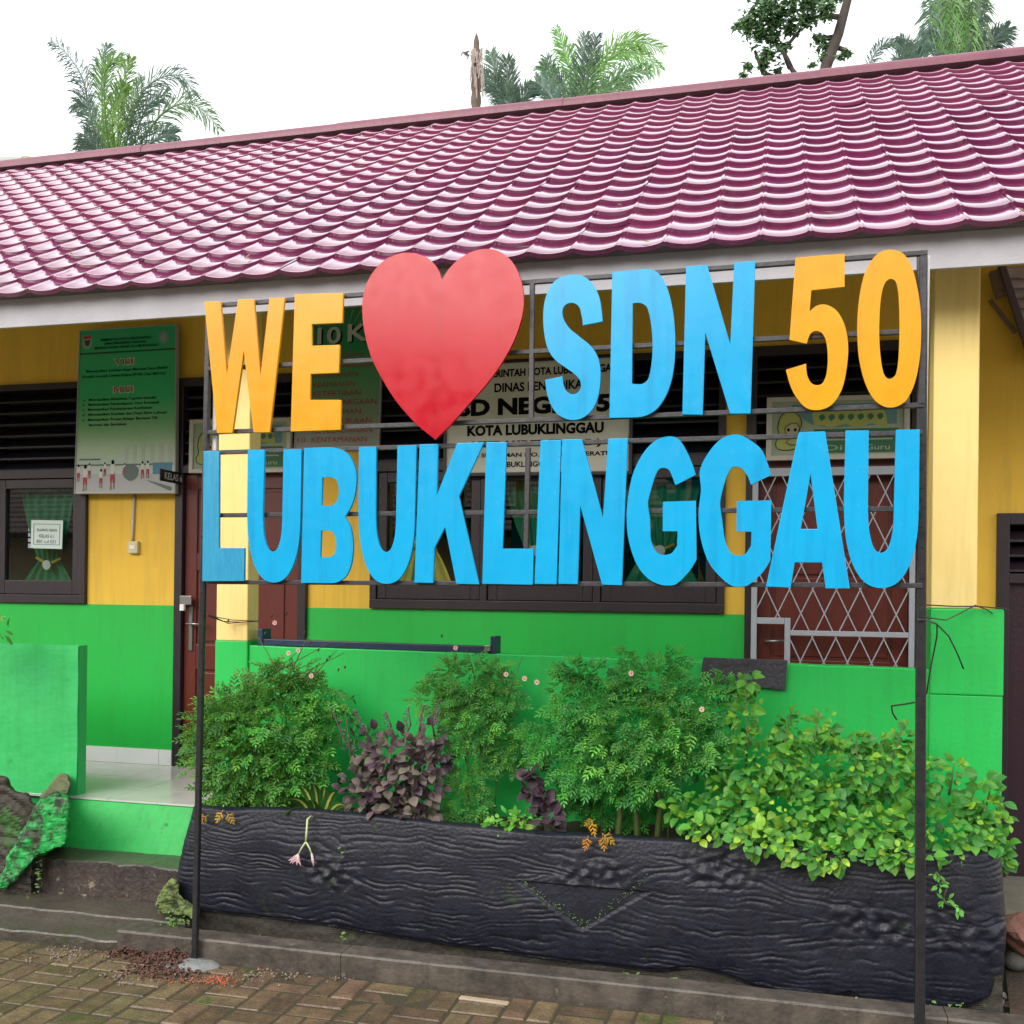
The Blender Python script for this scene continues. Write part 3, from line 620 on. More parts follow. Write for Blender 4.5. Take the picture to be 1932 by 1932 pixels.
LET.append(('5', orange, [Z(5, [(637, 130, 1), (915, 107, 1), (915, 295, 1), (727, 315, 1), (717, 435, 1), (758, 402), (810, 396), (870, 430), (915, 510), (935, 620), (930, 730), (908, 850), (870, 930), (820, 977), (750, 993), (690, 975), (635, 910), (603, 840), (583, 765, 1), (697, 730, 1), (702, 790), (722, 835), (755, 852), (790, 840), (812, 790), (820, 700), (812, 610), (790, 560), (755, 545), (722, 560), (700, 617, 1), (603, 595, 1)])]))
LET.append(('0', orange, [Z(5, [(1175, 85), (1240, 102), (1290, 170), (1325, 290), (1345, 430), (1348, 560), (1340, 700), (1312, 840), (1265, 935), (1205, 974), (1140, 973), (1080, 930), (1032, 840), (1000, 720), (988, 600), (988, 470), (1002, 330), (1032, 210), (1080, 130), (1125, 95)]), Z(5, [(1175, 250), (1205, 268), (1220, 340), (1226, 520), (1220, 700), (1205, 790), (1170, 817), (1140, 795), (1122, 720), (1112, 600), (1113, 450), (1125, 330), (1147, 268)])]))
words = {'W': 'W of WE', 'E': 'E of WE', 'S': 'S of SDN', 'D': 'D of SDN', '5': 'digit 5', '0': 'digit 0'}
for i, (nm, m, loops) in enumerate(LET):
    me = plate([smooth_path(l, 4) for l in loops], lambda x, y, d: sgn_pt(x, y, d-.002), .014); me.materials.append(m)
    o = put('letter', me, m, SG, bevel=.0018)
    cn = 'orange' if m is orange else ('streaky blue' if m is blue2 else 'sky blue')
    o['label'] = cn+' letter '+nm if nm not in '50' else cn+' digit '+nm
heart = [(838.6, 531.6, 1), (829, 509), (810, 490), (786, 482), (757, 483), (726, 499), (703, 527), (691, 560), (689, 595), (694, 634), (706, 677), (727, 719), (753, 760), (788, 800), (825.9, 831.7, 1), (858, 800), (888, 766), (925, 724), (953, 684), (975, 643), (989, 600), (992, 566), (986, 530), (970, 498), (948, 480), (925, 474), (898, 478), (872, 492), (851, 512)]
me = plate([smooth_path(heart, 4)], lambda x, y, d: sgn_pt(x, y, d-.03), .014); me.materials.append(red)
put('heart', me, red, SG, bevel=.0018, label='big glossy red heart')
def sbar(a, b, w, name='bar', m=blackw, d=.03, lab=None):
    p, q = sgn_pt(*a, d), sgn_pt(*b, d); return put(name, MB().bar(p, q, w), m, SG, bevel=.002, label=lab)
for a, b in (((386, 574), (1752, 472)), ((386, 693.5), (1745, 620)), ((386, 814), (1745, 761.5)), ((384, 852.5), (1742, 814)), ((383, 971.5), (1738, 958.5)), ((383, 1098), (1742, 1104.5))): sbar(a, b, .018)
sbar((1001, 527), (999, 789), .019); sbar((993, 843), (989, 1034), .019); sbar((1744, 478), (1740, 760), .022)
for (a, b) in (((394.5, 590), (391, 812)), ((391, 818), (390.5, 850)), ((1753.5, 473), (1745.5, 966))): sbar(a, b, .017, 'white_strip', white, .062)
# posts
pbl = sgn_pt(378, 1000, .04); pbr = sgn_pt(1741, 1000, .05)
def post(top, bot, w):
    p, q = Vector(top), Vector(bot); return put('post', MB().bar(q, p, w, up=Vector((0, 1, 0))), black, SG, bevel=.004)
tl = sgn_pt(386.5, 572, .035); bl = sgn_pt(360, 1822, .0); bl.z = -.05
post(tl, (bl.x, tl.y-.004, -.05), .024)
tr = sgn_pt(1742.5, 470, .045); br = sgn_pt(1737, 1932, .045)
post(tr, (br.x+.002, tr.y-.004, -.05), .034)
ft = MB(); c0 = G(368, 1821, 0); nn = 40
ft.v.append((bl.x, c0.y+.02, .022))
for r_, hh in ((.35, .02), (.75, .014), (1., -.004)):
    for k in range(nn):
        a = 2*math.pi*k/nn; rr = r_*(1+.13*noise.noise(Vector((math.cos(a)*2, math.sin(a)*2, r_)))); ft.v.append((c0.x-.02+math.cos(a)*.135*rr*(1.25 if math.cos(a) < 0 else 1), min(c0.y+math.sin(a)*.075*rr, 3.985), hh+noise.noise(Vector((a*3, r_*5, 0)))*.004))
for k in range(nn): ft.f.append((0, 1+k, 1+(k+1) % nn)); ft.m.append(0)
for r_ in range(2):
    for k in range(nn): a = 1+r_*nn; ft.f.append((a+k, a+nn+k, a+nn+(k+1) % nn, a+(k+1) % nn)); ft.m.append(0)
put('footing', ft, cement, SG, True, label='pale cement footing around the left post')

# ------------------------------------------------------------------ boards, posters and small signs
def gradient_mat(name, stops, z0, z1, rough=.35):
    m = bpy.data.materials.new(name); m.use_nodes = True; nt = m.node_tree; L = nt.links.new; p = nt.nodes['Principled BSDF']; p.inputs['Roughness'].default_value = rough
    g = N(nt, 'ShaderNodeNewGeometry'); s = N(nt, 'ShaderNodeSeparateXYZ'); L(g.outputs['Position'], s.inputs[0]); r = N(nt, 'ShaderNodeMapRange'); r.inputs[1].default_value = z1; r.inputs[2].default_value = z0; L(s.outputs[2], r.inputs[0])
    n = N(nt, 'ShaderNodeTexNoise'); n.inputs['Scale'].default_value = 7; L(g.outputs['Position'], n.inputs['Vector'])
    a = N(nt, 'ShaderNodeMath', operation='MULTIPLY_ADD'); a.inputs[1].default_value = .08; L(n.outputs[0], a.inputs[0]); L(r.outputs[0], a.inputs[2])
    cr = N(nt, 'ShaderNodeValToRGB'); L(a.outputs[0], cr.inputs[0]); e = cr.color_ramp.elements
    e[0].position, e[0].color = stops[0][0], (*stops[0][1], 1); e[1].position, e[1].color = stops[-1][0], (*stops[-1][1], 1)
    for q, c in stops[1:-1]: x = e.new(q); x.color = (*c, 1)
    L(cr.outputs[0], p.inputs['Base Color']); return m
# printed gradients are ink on the boards, not light
q = fquad(YW-.075, (152, 625), (332, 613), (330, 929), (142, 930))
VB = thing('vision_board', q.at(.5, 1, 0), 'tall green printed VISI MISI board hanging left of the left door', 'board')
bm_ = gradient_mat('printed green board', [(.0, (.02, .36, .17)), (.45, (.025, .44, .16)), (.62, (.17, .46, .2)), (.78, (.42, .55, .38)), (.86, (.42, .5, .46)), (1., (.58, .58, .58))], q.at(.5, 1).z, q.at(.5, 0).z)
m = MB(); box_quad(m, q, 0, 1, 0, 1, -.03, 0); put('panel', m, bm_, VB)
m = MB(); box_quad(m, q, -.008, 0, -.006, 1.006, -.03, .006); box_quad(m, q, 1, 1.008, -.006, 1.006, -.03, .006); box_quad(m, q, 0, 1, -.006, 0, -.03, .006); box_quad(m, q, 0, 1, 1, 1.006, -.03, .006)
put('frame', m, mat('pale aluminium edge', (.35, .33, .32), .4), VB)
def T(par, s, u0, u1, v, h, m_, b=.012, d=.0015): return lettering(par, s, Q_, u0, u1, v-h/2, v+h/2, m_, d, b)
Q_ = q; inkg = mat('dark green ink', (.01, .06, .03), .6)
for s, u0, u1, v in (('PEMERINTAH KOTA LUBUKLINGGAU', .22, .75, .063), ('DINAS PENDIDIKAN NASIONAL', .26, .70, .087), ('SEKOLAH DASAR NEGERI 50 LUBUKLINGGAU', .155, .83, .111)): T(VB, s, u0, u1, v, .0155, ink, .03)
m = MB(); box_quad(m, q, 0, 1, .137, .147, 0, .001); put('stripe', m, inkg, VB)
wh = mat('white print', (.62, .6, .58), .6); redp = mat('red print', (.42, .02, .05), .6)
for s, v in (('VISI', .203), ('MISI', .372)):
    T(VB, s, .362, .575, v, .046, wh, .014, .0012); T(VB, s, .37, .567, v, .036, redp, .0, .0024)
for s, u0, u1, v in (('"Mewujudkan Sumber Daya Manusia Yang Efektif', .065, .92, .251), ('Kreatif, Inovatif, Unggul Dalam IPTEK Dan IMTAQ"', .04, .91, .284), ('a   Mewujudkan Efektifitas Tupoksi Sekolah', .055, .81, .427), ('b   Mewujudkan Pembelajaran Yang Kondusif', .05, .84, .457), ('c   Mewujudkan Pembaharuan Kurikulum', .05, .765, .487), ('d   Mewujudkan Kualitas dan Daya Saing Lulusan', .05, .915, .518), ('e   Mewujudkan Proses Belajar Berbasis TIK', .05, .83, .55), ('Beriman dan Bertakwa', .12, .51, .582)): T(VB, s, u0, u1, v, .0155, ink, .02)
# emblems: shield left, round badge right
def qshape(par, q, pts, m_, d, name='emblem'):
    me = plate([smooth_path(pts, 3)], lambda x, y, dd: q.at(x, y, d-dd), .0006); me.materials.append(m_); return put(name, me, m_, par)
qshape(VB, q, [(.03, .035, 1), (.125, .03, 1), (.122, .09), (.078, .115), (.032, .094)], mat('grey print', (.3, .33, .3), .6), .001)
qshape(VB, q, [(.035, .035, 1), (.12, .031, 1), (.118, .048, 1), (.037, .052, 1)], redp, .002); qshape(VB, q, [(.05, .06, 1), (.11, .058, 1), (.1, .085), (.078, .095), (.058, .086)], inkg, .002)
qshape(VB, q, [(.875, .03), (.92, .045), (.925, .085), (.88, .108), (.835, .09), (.825, .05)], mat('pale blue print', (.16, .3, .32), .6), .001)
qshape(VB, q, [(.878, .045), (.9, .055), (.9, .08), (.875, .092), (.85, .08), (.85, .055)], mat('grey print', (.3, .33, .3), .6), .002)
# printed photograph at the foot: pillars, ground and pupils
pg = mat('printed pale pillar', (.42, .47, .4), .6); pgd = mat('printed grey', (.12, .16, .15), .6); pblue = mat('printed blue', (.08, .22, .33), .6); skin = mat('printed skin', (.25, .14, .09), .6)
for k, u in enumerate((.5, .58, .66, .75, .84, .93)):
    m = MB(); box_quad(m, q, u, u+.03+.004*k, .72-.005*k, .83, 0, .0006); put('printed_pillar', m, pg, VB)
m = MB(); box_quad(m, q, .03, .25, .79, .80, 0, .0007); box_quad(m, q, .0, .98, .825, .835, 0, .0007); put('printed_shape', m, pgd, VB)
m = MB(); box_quad(m, q, .78, .97, .82, .89, 0, .001); put('printed_shape', m, pblue, VB)
m = MB(); box_quad(m, q, 0.004, .996, .885, .996, 0, .0008); put('printed_ground', m, mat('printed pale ground', (.42, .42, .44), .6), VB)
def pupil(u, v, s, flip=1):
    M_ = lambda a, b: (u+a*s*flip, v+b*s, 1)
    qshape(VB, q, [M_(-.025, .0), M_(.02, 0), M_(.045, .05), M_(.02, .045), M_(.02, .075), M_(-.028, .075)], wh, .0026, 'printed_figure')
    qshape(VB, q, [M_(-.028, .073), M_(.022, .073), M_(.028, .135), M_(.004, .135), M_(0, .1), M_(-.012, .135), M_(-.03, .135)], redp, .0032, 'printed_figure')
    qshape(VB, q, [M_(-.018, -.022)[:2], M_(.0, -.03)[:2], M_(.014, -.018)[:2], M_(.01, 0)[:2], M_(-.014, 0)[:2]], ink, .0032, 'printed_figure')
    qshape(VB, q, [M_(-.026, .135), M_(-.012, .135), M_(-.008, .185), M_(-.035, .187), M_(-.03, .178)], skin, .003, 'printed_figure'); qshape(VB, q, [M_(.008, .135), M_(.022, .135), M_(.026, .18), M_(.01, .182)], skin, .003, 'printed_figure')
for a in ((.1, .85, .75, 1), (.38, .825, .85, 1), (.26, .87, .55, -1), (.3, .825, .4, 1), (.68, .825, .5, 1), (.73, .822, .5, -1), (.5, .83, .35, 1), (.03, .84, .5, 1), (.14, .83, .45, -1)): pupil(*a)
qshape(VB, q, [(.5, .84), (.58, .83), (.64, .86), (.62, .91), (.55, .93), (.48, .89)], pgd, .0028, 'printed_shape'); qshape(VB, q, [(.72, .925), (.9, .955), (.97, .97), (.96, .99), (.86, .965)], pgd, .0028, 'printed_shape')

# board of ten virtues
q = Q_ = fquad(YW-.045, (563, 588), (722, 576), (713, 844), (557, 846))
TB = thing('ten_k_board', q.at(.5, 1), 'green and grey printed board headed 10 K behind the letter E', 'board')
m = MB(); box_quad(m, q, 0, 1, 0, 1, -.02, 0); put('panel', m, gradient_mat('printed ten board', [(0, (.012, .2, .085)), (.3, (.015, .24, .1)), (.55, (.09, .3, .15)), (.85, (.22, .27, .2)), (1, (.27, .27, .25))], q.at(.5, 1).z, q.at(.5, 0).z), TB)
m = MB(); box_quad(m, q, -.012, 0, -.005, 1.005, -.02, .004); box_quad(m, q, 1, 1.012, -.005, 1.005, -.02, .004); box_quad(m, q, 0, 1, 1, 1.006, -.02, .004); put('frame', m, mat('pale aluminium edge', (.35, .33, .32), .4), TB)
rays_ = mat('pale green print', (.2, .36, .2), .6)
for k in range(9):
    a = R(-150+k*15); c, s_ = math.cos(a), math.sin(a); o_ = (.55, .22)
    p1 = (o_[0]+c*.18, o_[1]+s_*.09); p2 = (o_[0]+c*.42, max(.015, o_[1]+s_*.26)); w_ = .012
    qshape(TB, q, [(p1[0], p1[1], 1), (p2[0]-w_, p2[1], 1), (p2[0]+w_, p2[1], 1)], rays_, .0008, 'printed_ray')
for s, u0, u1, v in (('10', .24, .52, .19), ('K', .6, .84, .18)):
    T(TB, s, u0+.02, u1+.02, v+.008, .125, ink, .02, .0012); T(TB, s, u0, u1, v, .125, mat('silver print', (.5, .52, .5), .5), .02, .0028)
ten = ['KETAQWAAN', 'KERINDANGAN', 'KEINDAHAN', 'KEAMANAN', 'KETERTIBAN', 'KEKELUARGAAN', 'KEBERSIHAN', 'KETERBUKAAN', 'KETELADANAN', 'KENYAMANAN']
ends = [.79, .9, .74, .71, .78, .97, .79, .92, .93, .87]
for k, s in enumerate(ten):
    v = .343+k*.0663; T(TB, s, .2, ends[k]-.005, v, .038, inkred, .0); T(TB, str(k+1)+'.', .055 if k < 9 else .03, .115 if k < 9 else .15, v, .036, inkred, .0)

# school name board over the middle window
q = Q_ = fquad(YW-.06, (845, 692), (1190, 672.5), (1186, 889), (843, 893))
NB = thing('school_name_board', q.at(.5, 1), 'white school name board with black painted lettering over the middle window', 'board')
m = MB(); box_quad(m, q, 0, 1, 0, 1, -.02, 0); put('panel', m, boardw, NB)
m = MB()
for a in ((-.018, 0, -.03, 1.03), (1, 1.018, -.03, 1.03), (0, 1, -.03, 0), (0, 1, 1, 1.03)): box_quad(m, q, *a, -.025, .012)
put('frame', m, brown, NB, bevel=.002)
m = MB()
for a in ((0.0, .007, 0.0, 1), (.993, 1, 0, 1), (.007, .993, 0, .012), (.007, .993, .988, 1)): box_quad(m, q, *a, 0, .006)
put('inner_trim', m, mat('pale trim', (.5, .5, .47), .5), NB)
for s, u0, u1, v, h, bd in (('PEMERINTAH KOTA LUBUKLINGGAU', .17, .93, .088, .072, .028), ('DINAS PENDIDIKAN', .265, .79, .22, .085, .022), ('SD NEGERI 50', .06, .975, .395, .16, .037), ('KOTA LUBUKLINGGAU', .115, .865, .61, .1, .035), ('( TERAKREDITASI B )', .13, .855, .745, .075, .035), ('JLD. SUDIRMAN NO. 94 KEL. MESERATUS', .1, .93, .845, .05, .022), ('LUBUKLINGGAU', .29, .6, .925, .052, .022)): T(NB, s, u0, u1, v, h, ink, bd*1.35)

# two framed posters over the doors: a child in a yellow-green headscarf beside a green panel
postg = mat('poster green print', (.03, .14, .06), .6, (.02, .09, .05), 20, .6); postc = mat('poster pale print', (.3, .36, .26), .6); posty = mat('poster yellow print', (.36, .38, .1), .6, (.25, .3, .08), 15, .5); skinp = mat('poster skin print', (.42, .36, .22), .6); pbl2 = mat('poster blue print', (.1, .22, .24), .6)
def poster(q, label, y_):
    global Q_
    Q_ = q; p = thing('door_poster', q.at(.5, 1), label, 'poster', 'framed posters over the doors')
    m = MB(); box_quad(m, q, 0, 1, 0, 1, -.02, 0); put('panel', m, postc, p)
    m = MB()
    for a in ((-.02, .02, -.03, 1.03), (.98, 1.02, -.03, 1.03), (.02, .98, -.03, .05), (.02, .98, .95, 1.03)): box_quad(m, q, *a, -.02, .012)
    put('frame', m, mat('cream frame', (.5, .47, .42), .5, (.4, .37, .33), 9, .6), p, bevel=.002)
    qshape(p, q, [(.16, .1, 1), (.93, .1, 1), (.93, .45, 1), (.45, .5, 1), (.3, .42), (.2, .2)], pbl2, .001, 'printed_shape')
    qshape(p, q, [(.33, .52, 1), (.94, .52, 1), (.94, .92, 1), (.36, .92, 1)], postg, .0016, 'printed_shape')
    # wavy yellow title patch
    top = [(.32+.058*k, .2+.035*math.sin(k*2.3)) for k in range(10)]; bot_ = [(.86-.058*k, .47+.03*math.sin(k*1.9+1)) for k in range(10)]
    qshape(p, q, top+bot_, posty, .0024, 'printed_shape')
    for k in range(7): u = .37+.07*k; qshape(p, q, [(u, .3), (u+.03, .27), (u+.045, .33), (u+.02, .38), (u+.005, .35)], postg, .0034, 'printed_shape')
    # head in a scarf, plain generic child
    def line(pts, w=.006):
        me = MB(); pp = [q.at(a, b, .0045) for a, b in pts]; me.tube(pp, w*.35, 4); put('printed_line', me, ink, p)
    hs = [(.15, .21), (.2, .24), (.235, .33), (.24, .46), (.22, .55), (.26, .66), (.24, .8), (.15, .86), (.07, .84), (.05, .74), (.075, .62), (.065, .48), (.08, .32), (.11, .24)]
    qshape(p, q, hs, posty, .0024, 'printed_figure'); fc = [(.16, .42), (.2, .41), (.225, .47), (.222, .56), (.19, .63), (.15, .62), (.12, .55), (.125, .47)]
    qshape(p, q, fc, skinp, .0034, 'printed_figure'); line(smooth_path(hs, 3)+[hs[0]]); line(smooth_path(fc, 3)+[fc[0]])
    for ex in (.145, .195): qshape(p, q, [(ex-.012, .52), (ex, .49), (ex+.012, .52), (ex, .55)], ink, .0046, 'printed_figure')
    line([(.15, .585), (.165, .595), (.18, .585)], .004); line([(.15, .66), (.13, .74), (.17, .78), (.22, .76)])
    for v in (.62, .7): m = MB(); box_quad(m, q, .4, .9, v-.012, v+.012, .0016, .0026); put('printed_line', m, postc, p)
    for s, u0 in (('Cilla', .42), ('Ibu Guru', .58)): T(p, s if s != 'Cilla' else 'Di', u0, u0+.12 if s == 'Cilla' else u0+.3, .83, .09, postc, .01, .0028)
poster(fquad(YW-.06, (1452, 754), (1711, 747), (1711, 861), (1450, 866)), 'framed green poster with a headscarf child above the grille door at right', 0)
poster(fquad(YW-.06, (363, 795), (546, 791), (545, 888), (361, 890)), 'framed green poster with a headscarf child above the left door', 0)
# class plate standing out from the wall beside the door
xk = P(341, 900, YW-.05).x
a0, a1 = P(341, 905, YW-.05), None
zt_, zb_ = P(341, 892, YW-.05).z, P(341, 914, YW-.05).z
def cross_y(px, py, X): d = ray(px, py); k = X/d.x; return CAM+d*k
yk = cross_y(302.5, 900, xk).y
KP = thing('class_sign', (xk, YW, zb_), 'small black KELAS 6 plate jutting out beside the left door', 'sign')
put('plate', MB().box(xk-.006, xk, yk, YW-.03, zb_, zt_), mat('black plate', (.01, .011, .018), .4), KP, bevel=.001)
q = Quad((xk+.001, yk, zt_), (xk+.001, YW-.03, zt_), (xk+.001, YW-.03, zb_), (xk+.001, yk, zb_)); q.n = Vector((1, 0, 0))
lettering(KP, 'KELAS 6', q, .18, .97, .2, .8, mat('plate white', (.6, .6, .6), .5), .001, .02)
# the exam notice taped in the window
q = Q_ = fquad(YW-.024, (59, 981), (119, 982), (117, 1036), (58, 1034))
EN = thing('exam_notice', q.at(.5, 1), 'white RUANG UJIAN paper notice taped inside the left window', 'notice')
m = MB(); box_quad(m, q, 0, 1, 0, 1, -.001, 0); put('paper', m, mat('notice paper', (.55, .62, .6), .7), EN)
bl_ = mat('blue border ink', (.06, .22, .3), .6); m = MB()
for a in ((.08, .1, .13, .87), (.9, .92, .13, .87), (.1, .9, .13, .15), (.1, .9, .85, .87)): box_quad(m, q, *a, 0, .001)
put('printed_border', m, bl_, EN)
gi = mat('grey green ink', (.1, .17, .15), .6)
T(EN, 'RUANG UJIAN', .2, .82, .36, .13, gi, .02); T(EN, 'KELAS 6.1', .26, .74, .56, .12, gi, .02); T(EN, '001 s.d 021', .18, .8, .75, .12, gi, .01)
# socket with its conduit
sx, szz = P(255, 1033, YW).x, P(255, 1033, YW).z
SK = thing('wall_socket', (sx, YW, szz-.04), 'cream wall socket at the end of a white conduit under the green board', 'socket')
put('socket_plate', MB().box(sx-.036, sx+.036, YW-.03, YW, szz-.04, szz+.04), mat('cream plastic', (.6, .52, .32), .4), SK, bevel=.006)
put('socket_insert', MB().box(sx-.02, sx+.02, YW-.034, YW-.03, szz-.014, szz+.014), white, SK, bevel=.002)
cd = MB(); cd.tube([(P(252, 1018, YW).x, YW-.012, szz+.04), (P(252, 1015, YW).x, YW-.012, szz+.08), (P(256, 930, YW).x, YW-.012, P(256, 920, YW).z)], .008, 8); put('conduit', cd, mat('grey white conduit', (.45, .42, .4), .5), SK, True)

# ------------------------------------------------------------------ curtains behind the glass
def curtain(px_top, px_tie, px_bot, y_top, y_tie, y_bot, Y, label, m1=curt, m2=None, tie=True):
    mb = MB(); n = 36; R_ = 16
    for j in range(R_+1):
        t = j/R_; y = y_top+(y_bot-y_top)*t; tt = (y_tie-y_top)/(y_bot-y_top)
        if t < tt: s = (t/tt)**1.6; l_ = px_top[0]*(1-s)+px_tie[0]*s; r_ = px_top[1]*(1-s)+px_tie[1]*s
        else: s = ((t-tt)/(1-tt))**.7; l_ = px_tie[0]*(1-s)+px_bot[0]*s; r_ = px_tie[1]*(1-s)+px_bot[1]*s
        for i in range(n+1):
            u = i/n; v = P(l_+(r_-l_)*u, y, Y); v.y += .016*math.sin(u*34+.5*math.sin(t*3)); mb.v.append(tuple(v))
    for j in range(R_):
        for i in range(n): a = j*(n+1)+i; mb.f.append((a, a+1, a+n+2, a+n+1)); mb.m.append(1 if m2 and (i < n*.3 or i > n*.72) else 0)
    c = thing('curtain', P((px_bot[0]+px_bot[1])/2, y_bot, Y), label, 'curtain', 'tied curtains behind the window panes')
    put('cloth', mb, [m1, m2] if m2 else m1, c, True)
    if tie:
        tb = MB(); a = P(px_tie[0]-3, y_tie-10, Y-.03); b = P((px_tie[0]+px_tie[1])/2, y_tie+4, Y-.04); d_ = P(px_tie[1]+3, y_tie-8, Y-.03)
        tb.tube([a, b, d_], [.01, .014, .01], 6); put('tie_band', tb, mat('yellow ribbon', (.55, .42, .05), .7), c, True)
        me = MB(); cc = P((px_tie[0]+px_tie[1])/2-3, y_tie+4, Y-.06)
        me.tube([cc+Vector((0, .005, 0)), cc-Vector((0, .008, 0))], .032, 14); put('tie_badge', me, white, c)
curtain((38, 140), (72, 112), (36, 139), 905, 1062, 1110, YW+.1, 'green curtain tied with a yellow ribbon behind the exam notice')
for (a, b, lab, m1, m2) in ((735, 860, 'green and yellow curtain tied back behind the letters U and K', curt, curty), (945, 1080, 'green curtain with yellow tie behind the letters L and I', curt, None), (1165, 1330, 'dark green curtain tied back behind the left letter G', curt, None)):
    c = (a+b)/2; curtain((a+8, b-8), (c-22, c+22), (a, b), 905, 1035, 1125, YW+.1, lab, m1, m2)

# ------------------------------------------------------------------ loose things on the low wall
xa, xb = P(497, 1210, YP+.05).x, P(934, 1220, YP+.05).x
RB = thing('metal_rail', ((xa+xb)/2, YP+.06, 1.32), 'dark blue steel rail with upright ends lying on the low green wall', 'rail')
nav = mat('dark blue steel paint', (.012, .03, .07), .4, (.02, .04, .08), 10, .6, .2, 40)
z0_ = zl+.001+.0
put('beam', MB().hexa([(xa, YP+.02, z0_), (xb, YP+.02, z0_-.012), (xb, YP+.10, z0_-.012), (xa, YP+.10, z0_), (xa, YP+.02, z0_+.032), (xb, YP+.02, z0_+.022), (xb, YP+.10, z0_+.022), (xa, YP+.10, z0_+.032)]), nav, RB, bevel=.003)
for xx, dz_ in ((xa, 0), (xb, -.012)):
    put('end_plate', MB().box(xx-.014, xx+.014, YP+.012, YP+.108, z0_+dz_-.002, z0_+dz_+.085), nav, RB, bevel=.003)
put('clamp', MB().box(xb-.04, xb-.01, YP-.002, YP+.014, z0_-.0, z0_+.03), steel, RB, bevel=.003)
m = MB(); ps = [P(1327, 1240, YP-.03), P(1486, 1246, YP-.03), P(1482, 1303, YP-.015), P(1320, 1284, YP-.015)]
m.hexa([ps[3], ps[2], ps[2]+Vector((0, .02, 0)), ps[3]+Vector((0, .02, 0)), ps[0], ps[1], ps[1]+Vector((0, .02, 0)), ps[0]+Vector((0, .02, 0))])
put('board_offcut', m, mat('weathered grey wood', (.07, .065, .08), .7, (.035, .032, .04), 14, .8, .7, 60, c3=(.02, .02, .03), ns3=30, th3=.6), bevel=.003, label='short weathered dark grey plank leaning on the green wall below the grille', cat='plank')

# ------------------------------------------------------------------ planter shaped like a black log
PL = thing('log_planter', (-.9, 4.5, .05), 'long black concrete planter shaped like a wood grained log', 'planter')
def prof_edge(tab, x):
    for (a, va), (b_, vb) in zip(tab, tab[1:]):
        if x <= b_: return va+(vb-va)*max(0, (x-a))/(b_-a)
    return tab[-1][1]
topt = [(-2.7, .575), (-2.6, .59), (-2.0, .613), (-1.06, .585), (-.45, .59), (.3, .6), (.85, .63), (1., .6)]
bott = [(-2.7, .13), (-2.4, .12), (-2.0, .115), (-1.5, .085), (-1.06, .065), (-.45, .055), (-.32, .085), (-.2, .075), (-.05, .03), (.2, .015), (.3, .05), (.38, .015), (.52, .01), (.7, .03), (.85, .1), (1., .16)]
mb = MB(); nx, nz = 560, 130
knots = [(-1.9, .36), (-.72, .42), (.35, .33), (.72, .33), (-.2, .5)]
# path of the front face: left end, straight front, rounded right end
def face_pt(s):
    """s along the face in metres from the left back corner -> x, y, nx, ny"""
    if s < .35: return -2.66, 4.72-s, -1, -.15
    s -= .35; Lf = 3.47
    if s < .12: a = s/.12*math.pi/2; return -2.66+.076*(1-math.cos(a)), 4.37-.10*math.sin(a), -math.cos(a), -math.sin(a)
    s -= .12
    if s < Lf-.16: return -2.584+s, 4.27, 0, -1
    s -= Lf-.16; a = min(s/.2, 1)*math.pi/2
    x = -2.584+Lf-.16; return x+.13*math.sin(a), 4.27+.13*(1-math.cos(a))+max(0, s-.2), math.sin(a), -math.cos(a)
SM = .35+.12+3.31+.2+.33
for i in range(nx+1):
    s = SM*i/nx; x, y, nx_, ny_ = face_pt(s)
    zt2, zb2_ = prof_edge(topt, x), prof_edge(bott, x)
    for j in range(nz+1):
        t = j/nz; z = zb2_+(zt2-zb2_)*t
        wob = noise.noise(Vector((s*1.6, z*5, 2)))*1.6+noise.noise(Vector((s*5.5, z*9, 7)))*1.1+noise.noise(Vector((s*14, z*16, 5)))*.35
        kd = 0; kn = 0
        for kx, kz in knots:
            d2 = ((x-kx)/.16)**2+((z-kz)/.08)**2; kn += math.exp(-d2); wob += 2.2*math.exp(-d2*.5)*(1 if z > kz else -1)
        ph = (z*150+wob*3.6+noise.noise(Vector((s*13, z*10, 3)))*.9); rg = abs(math.sin(ph))**.4
        amp = .0085*max(.08, min(1, .35+1.5*noise.noise(Vector((s*5.5, z*26, 11)))))*(1-math.exp(-((t-1)/.05)**2))
        bulge = .02*math.sin(math.pi*min(1, max(0, t)))**.8+.02*(1-t)
        lump = noise.noise(Vector((s*3, z*6, 4)))*.008
        if kn > .3 and kx < 9: lump += noise.noise(Vector((x*28, z*28, 1)))*.02*min(1, kn)
        if t < .03: bulge -= .01
        d_ = bulge+lump+amp*(rg-1)+.004
        # plain smooth triangular patch in the grain
        if -1.08 < x < -.45 and .2 < z < .385:
            v_ = (.385-z)/.185
            if abs(x+.77) < .28*(1-v_): d_ = bulge-.008+noise.noise(Vector((x*9, z*9, 2)))*.003
        if s < .55: x_f = .09*(1-t)**1.4*min(1, (.55-s)/.2)
        else: x_f = 0
        mb.v.append((x+nx_*d_-x_f, y+ny_*d_, z))
for i in range(nx):
    for j in range(nz): a = i*(nz+1)+j; mb.f.append((a, a+nz+1, a+nz+2, a+1)); mb.m.append(0)
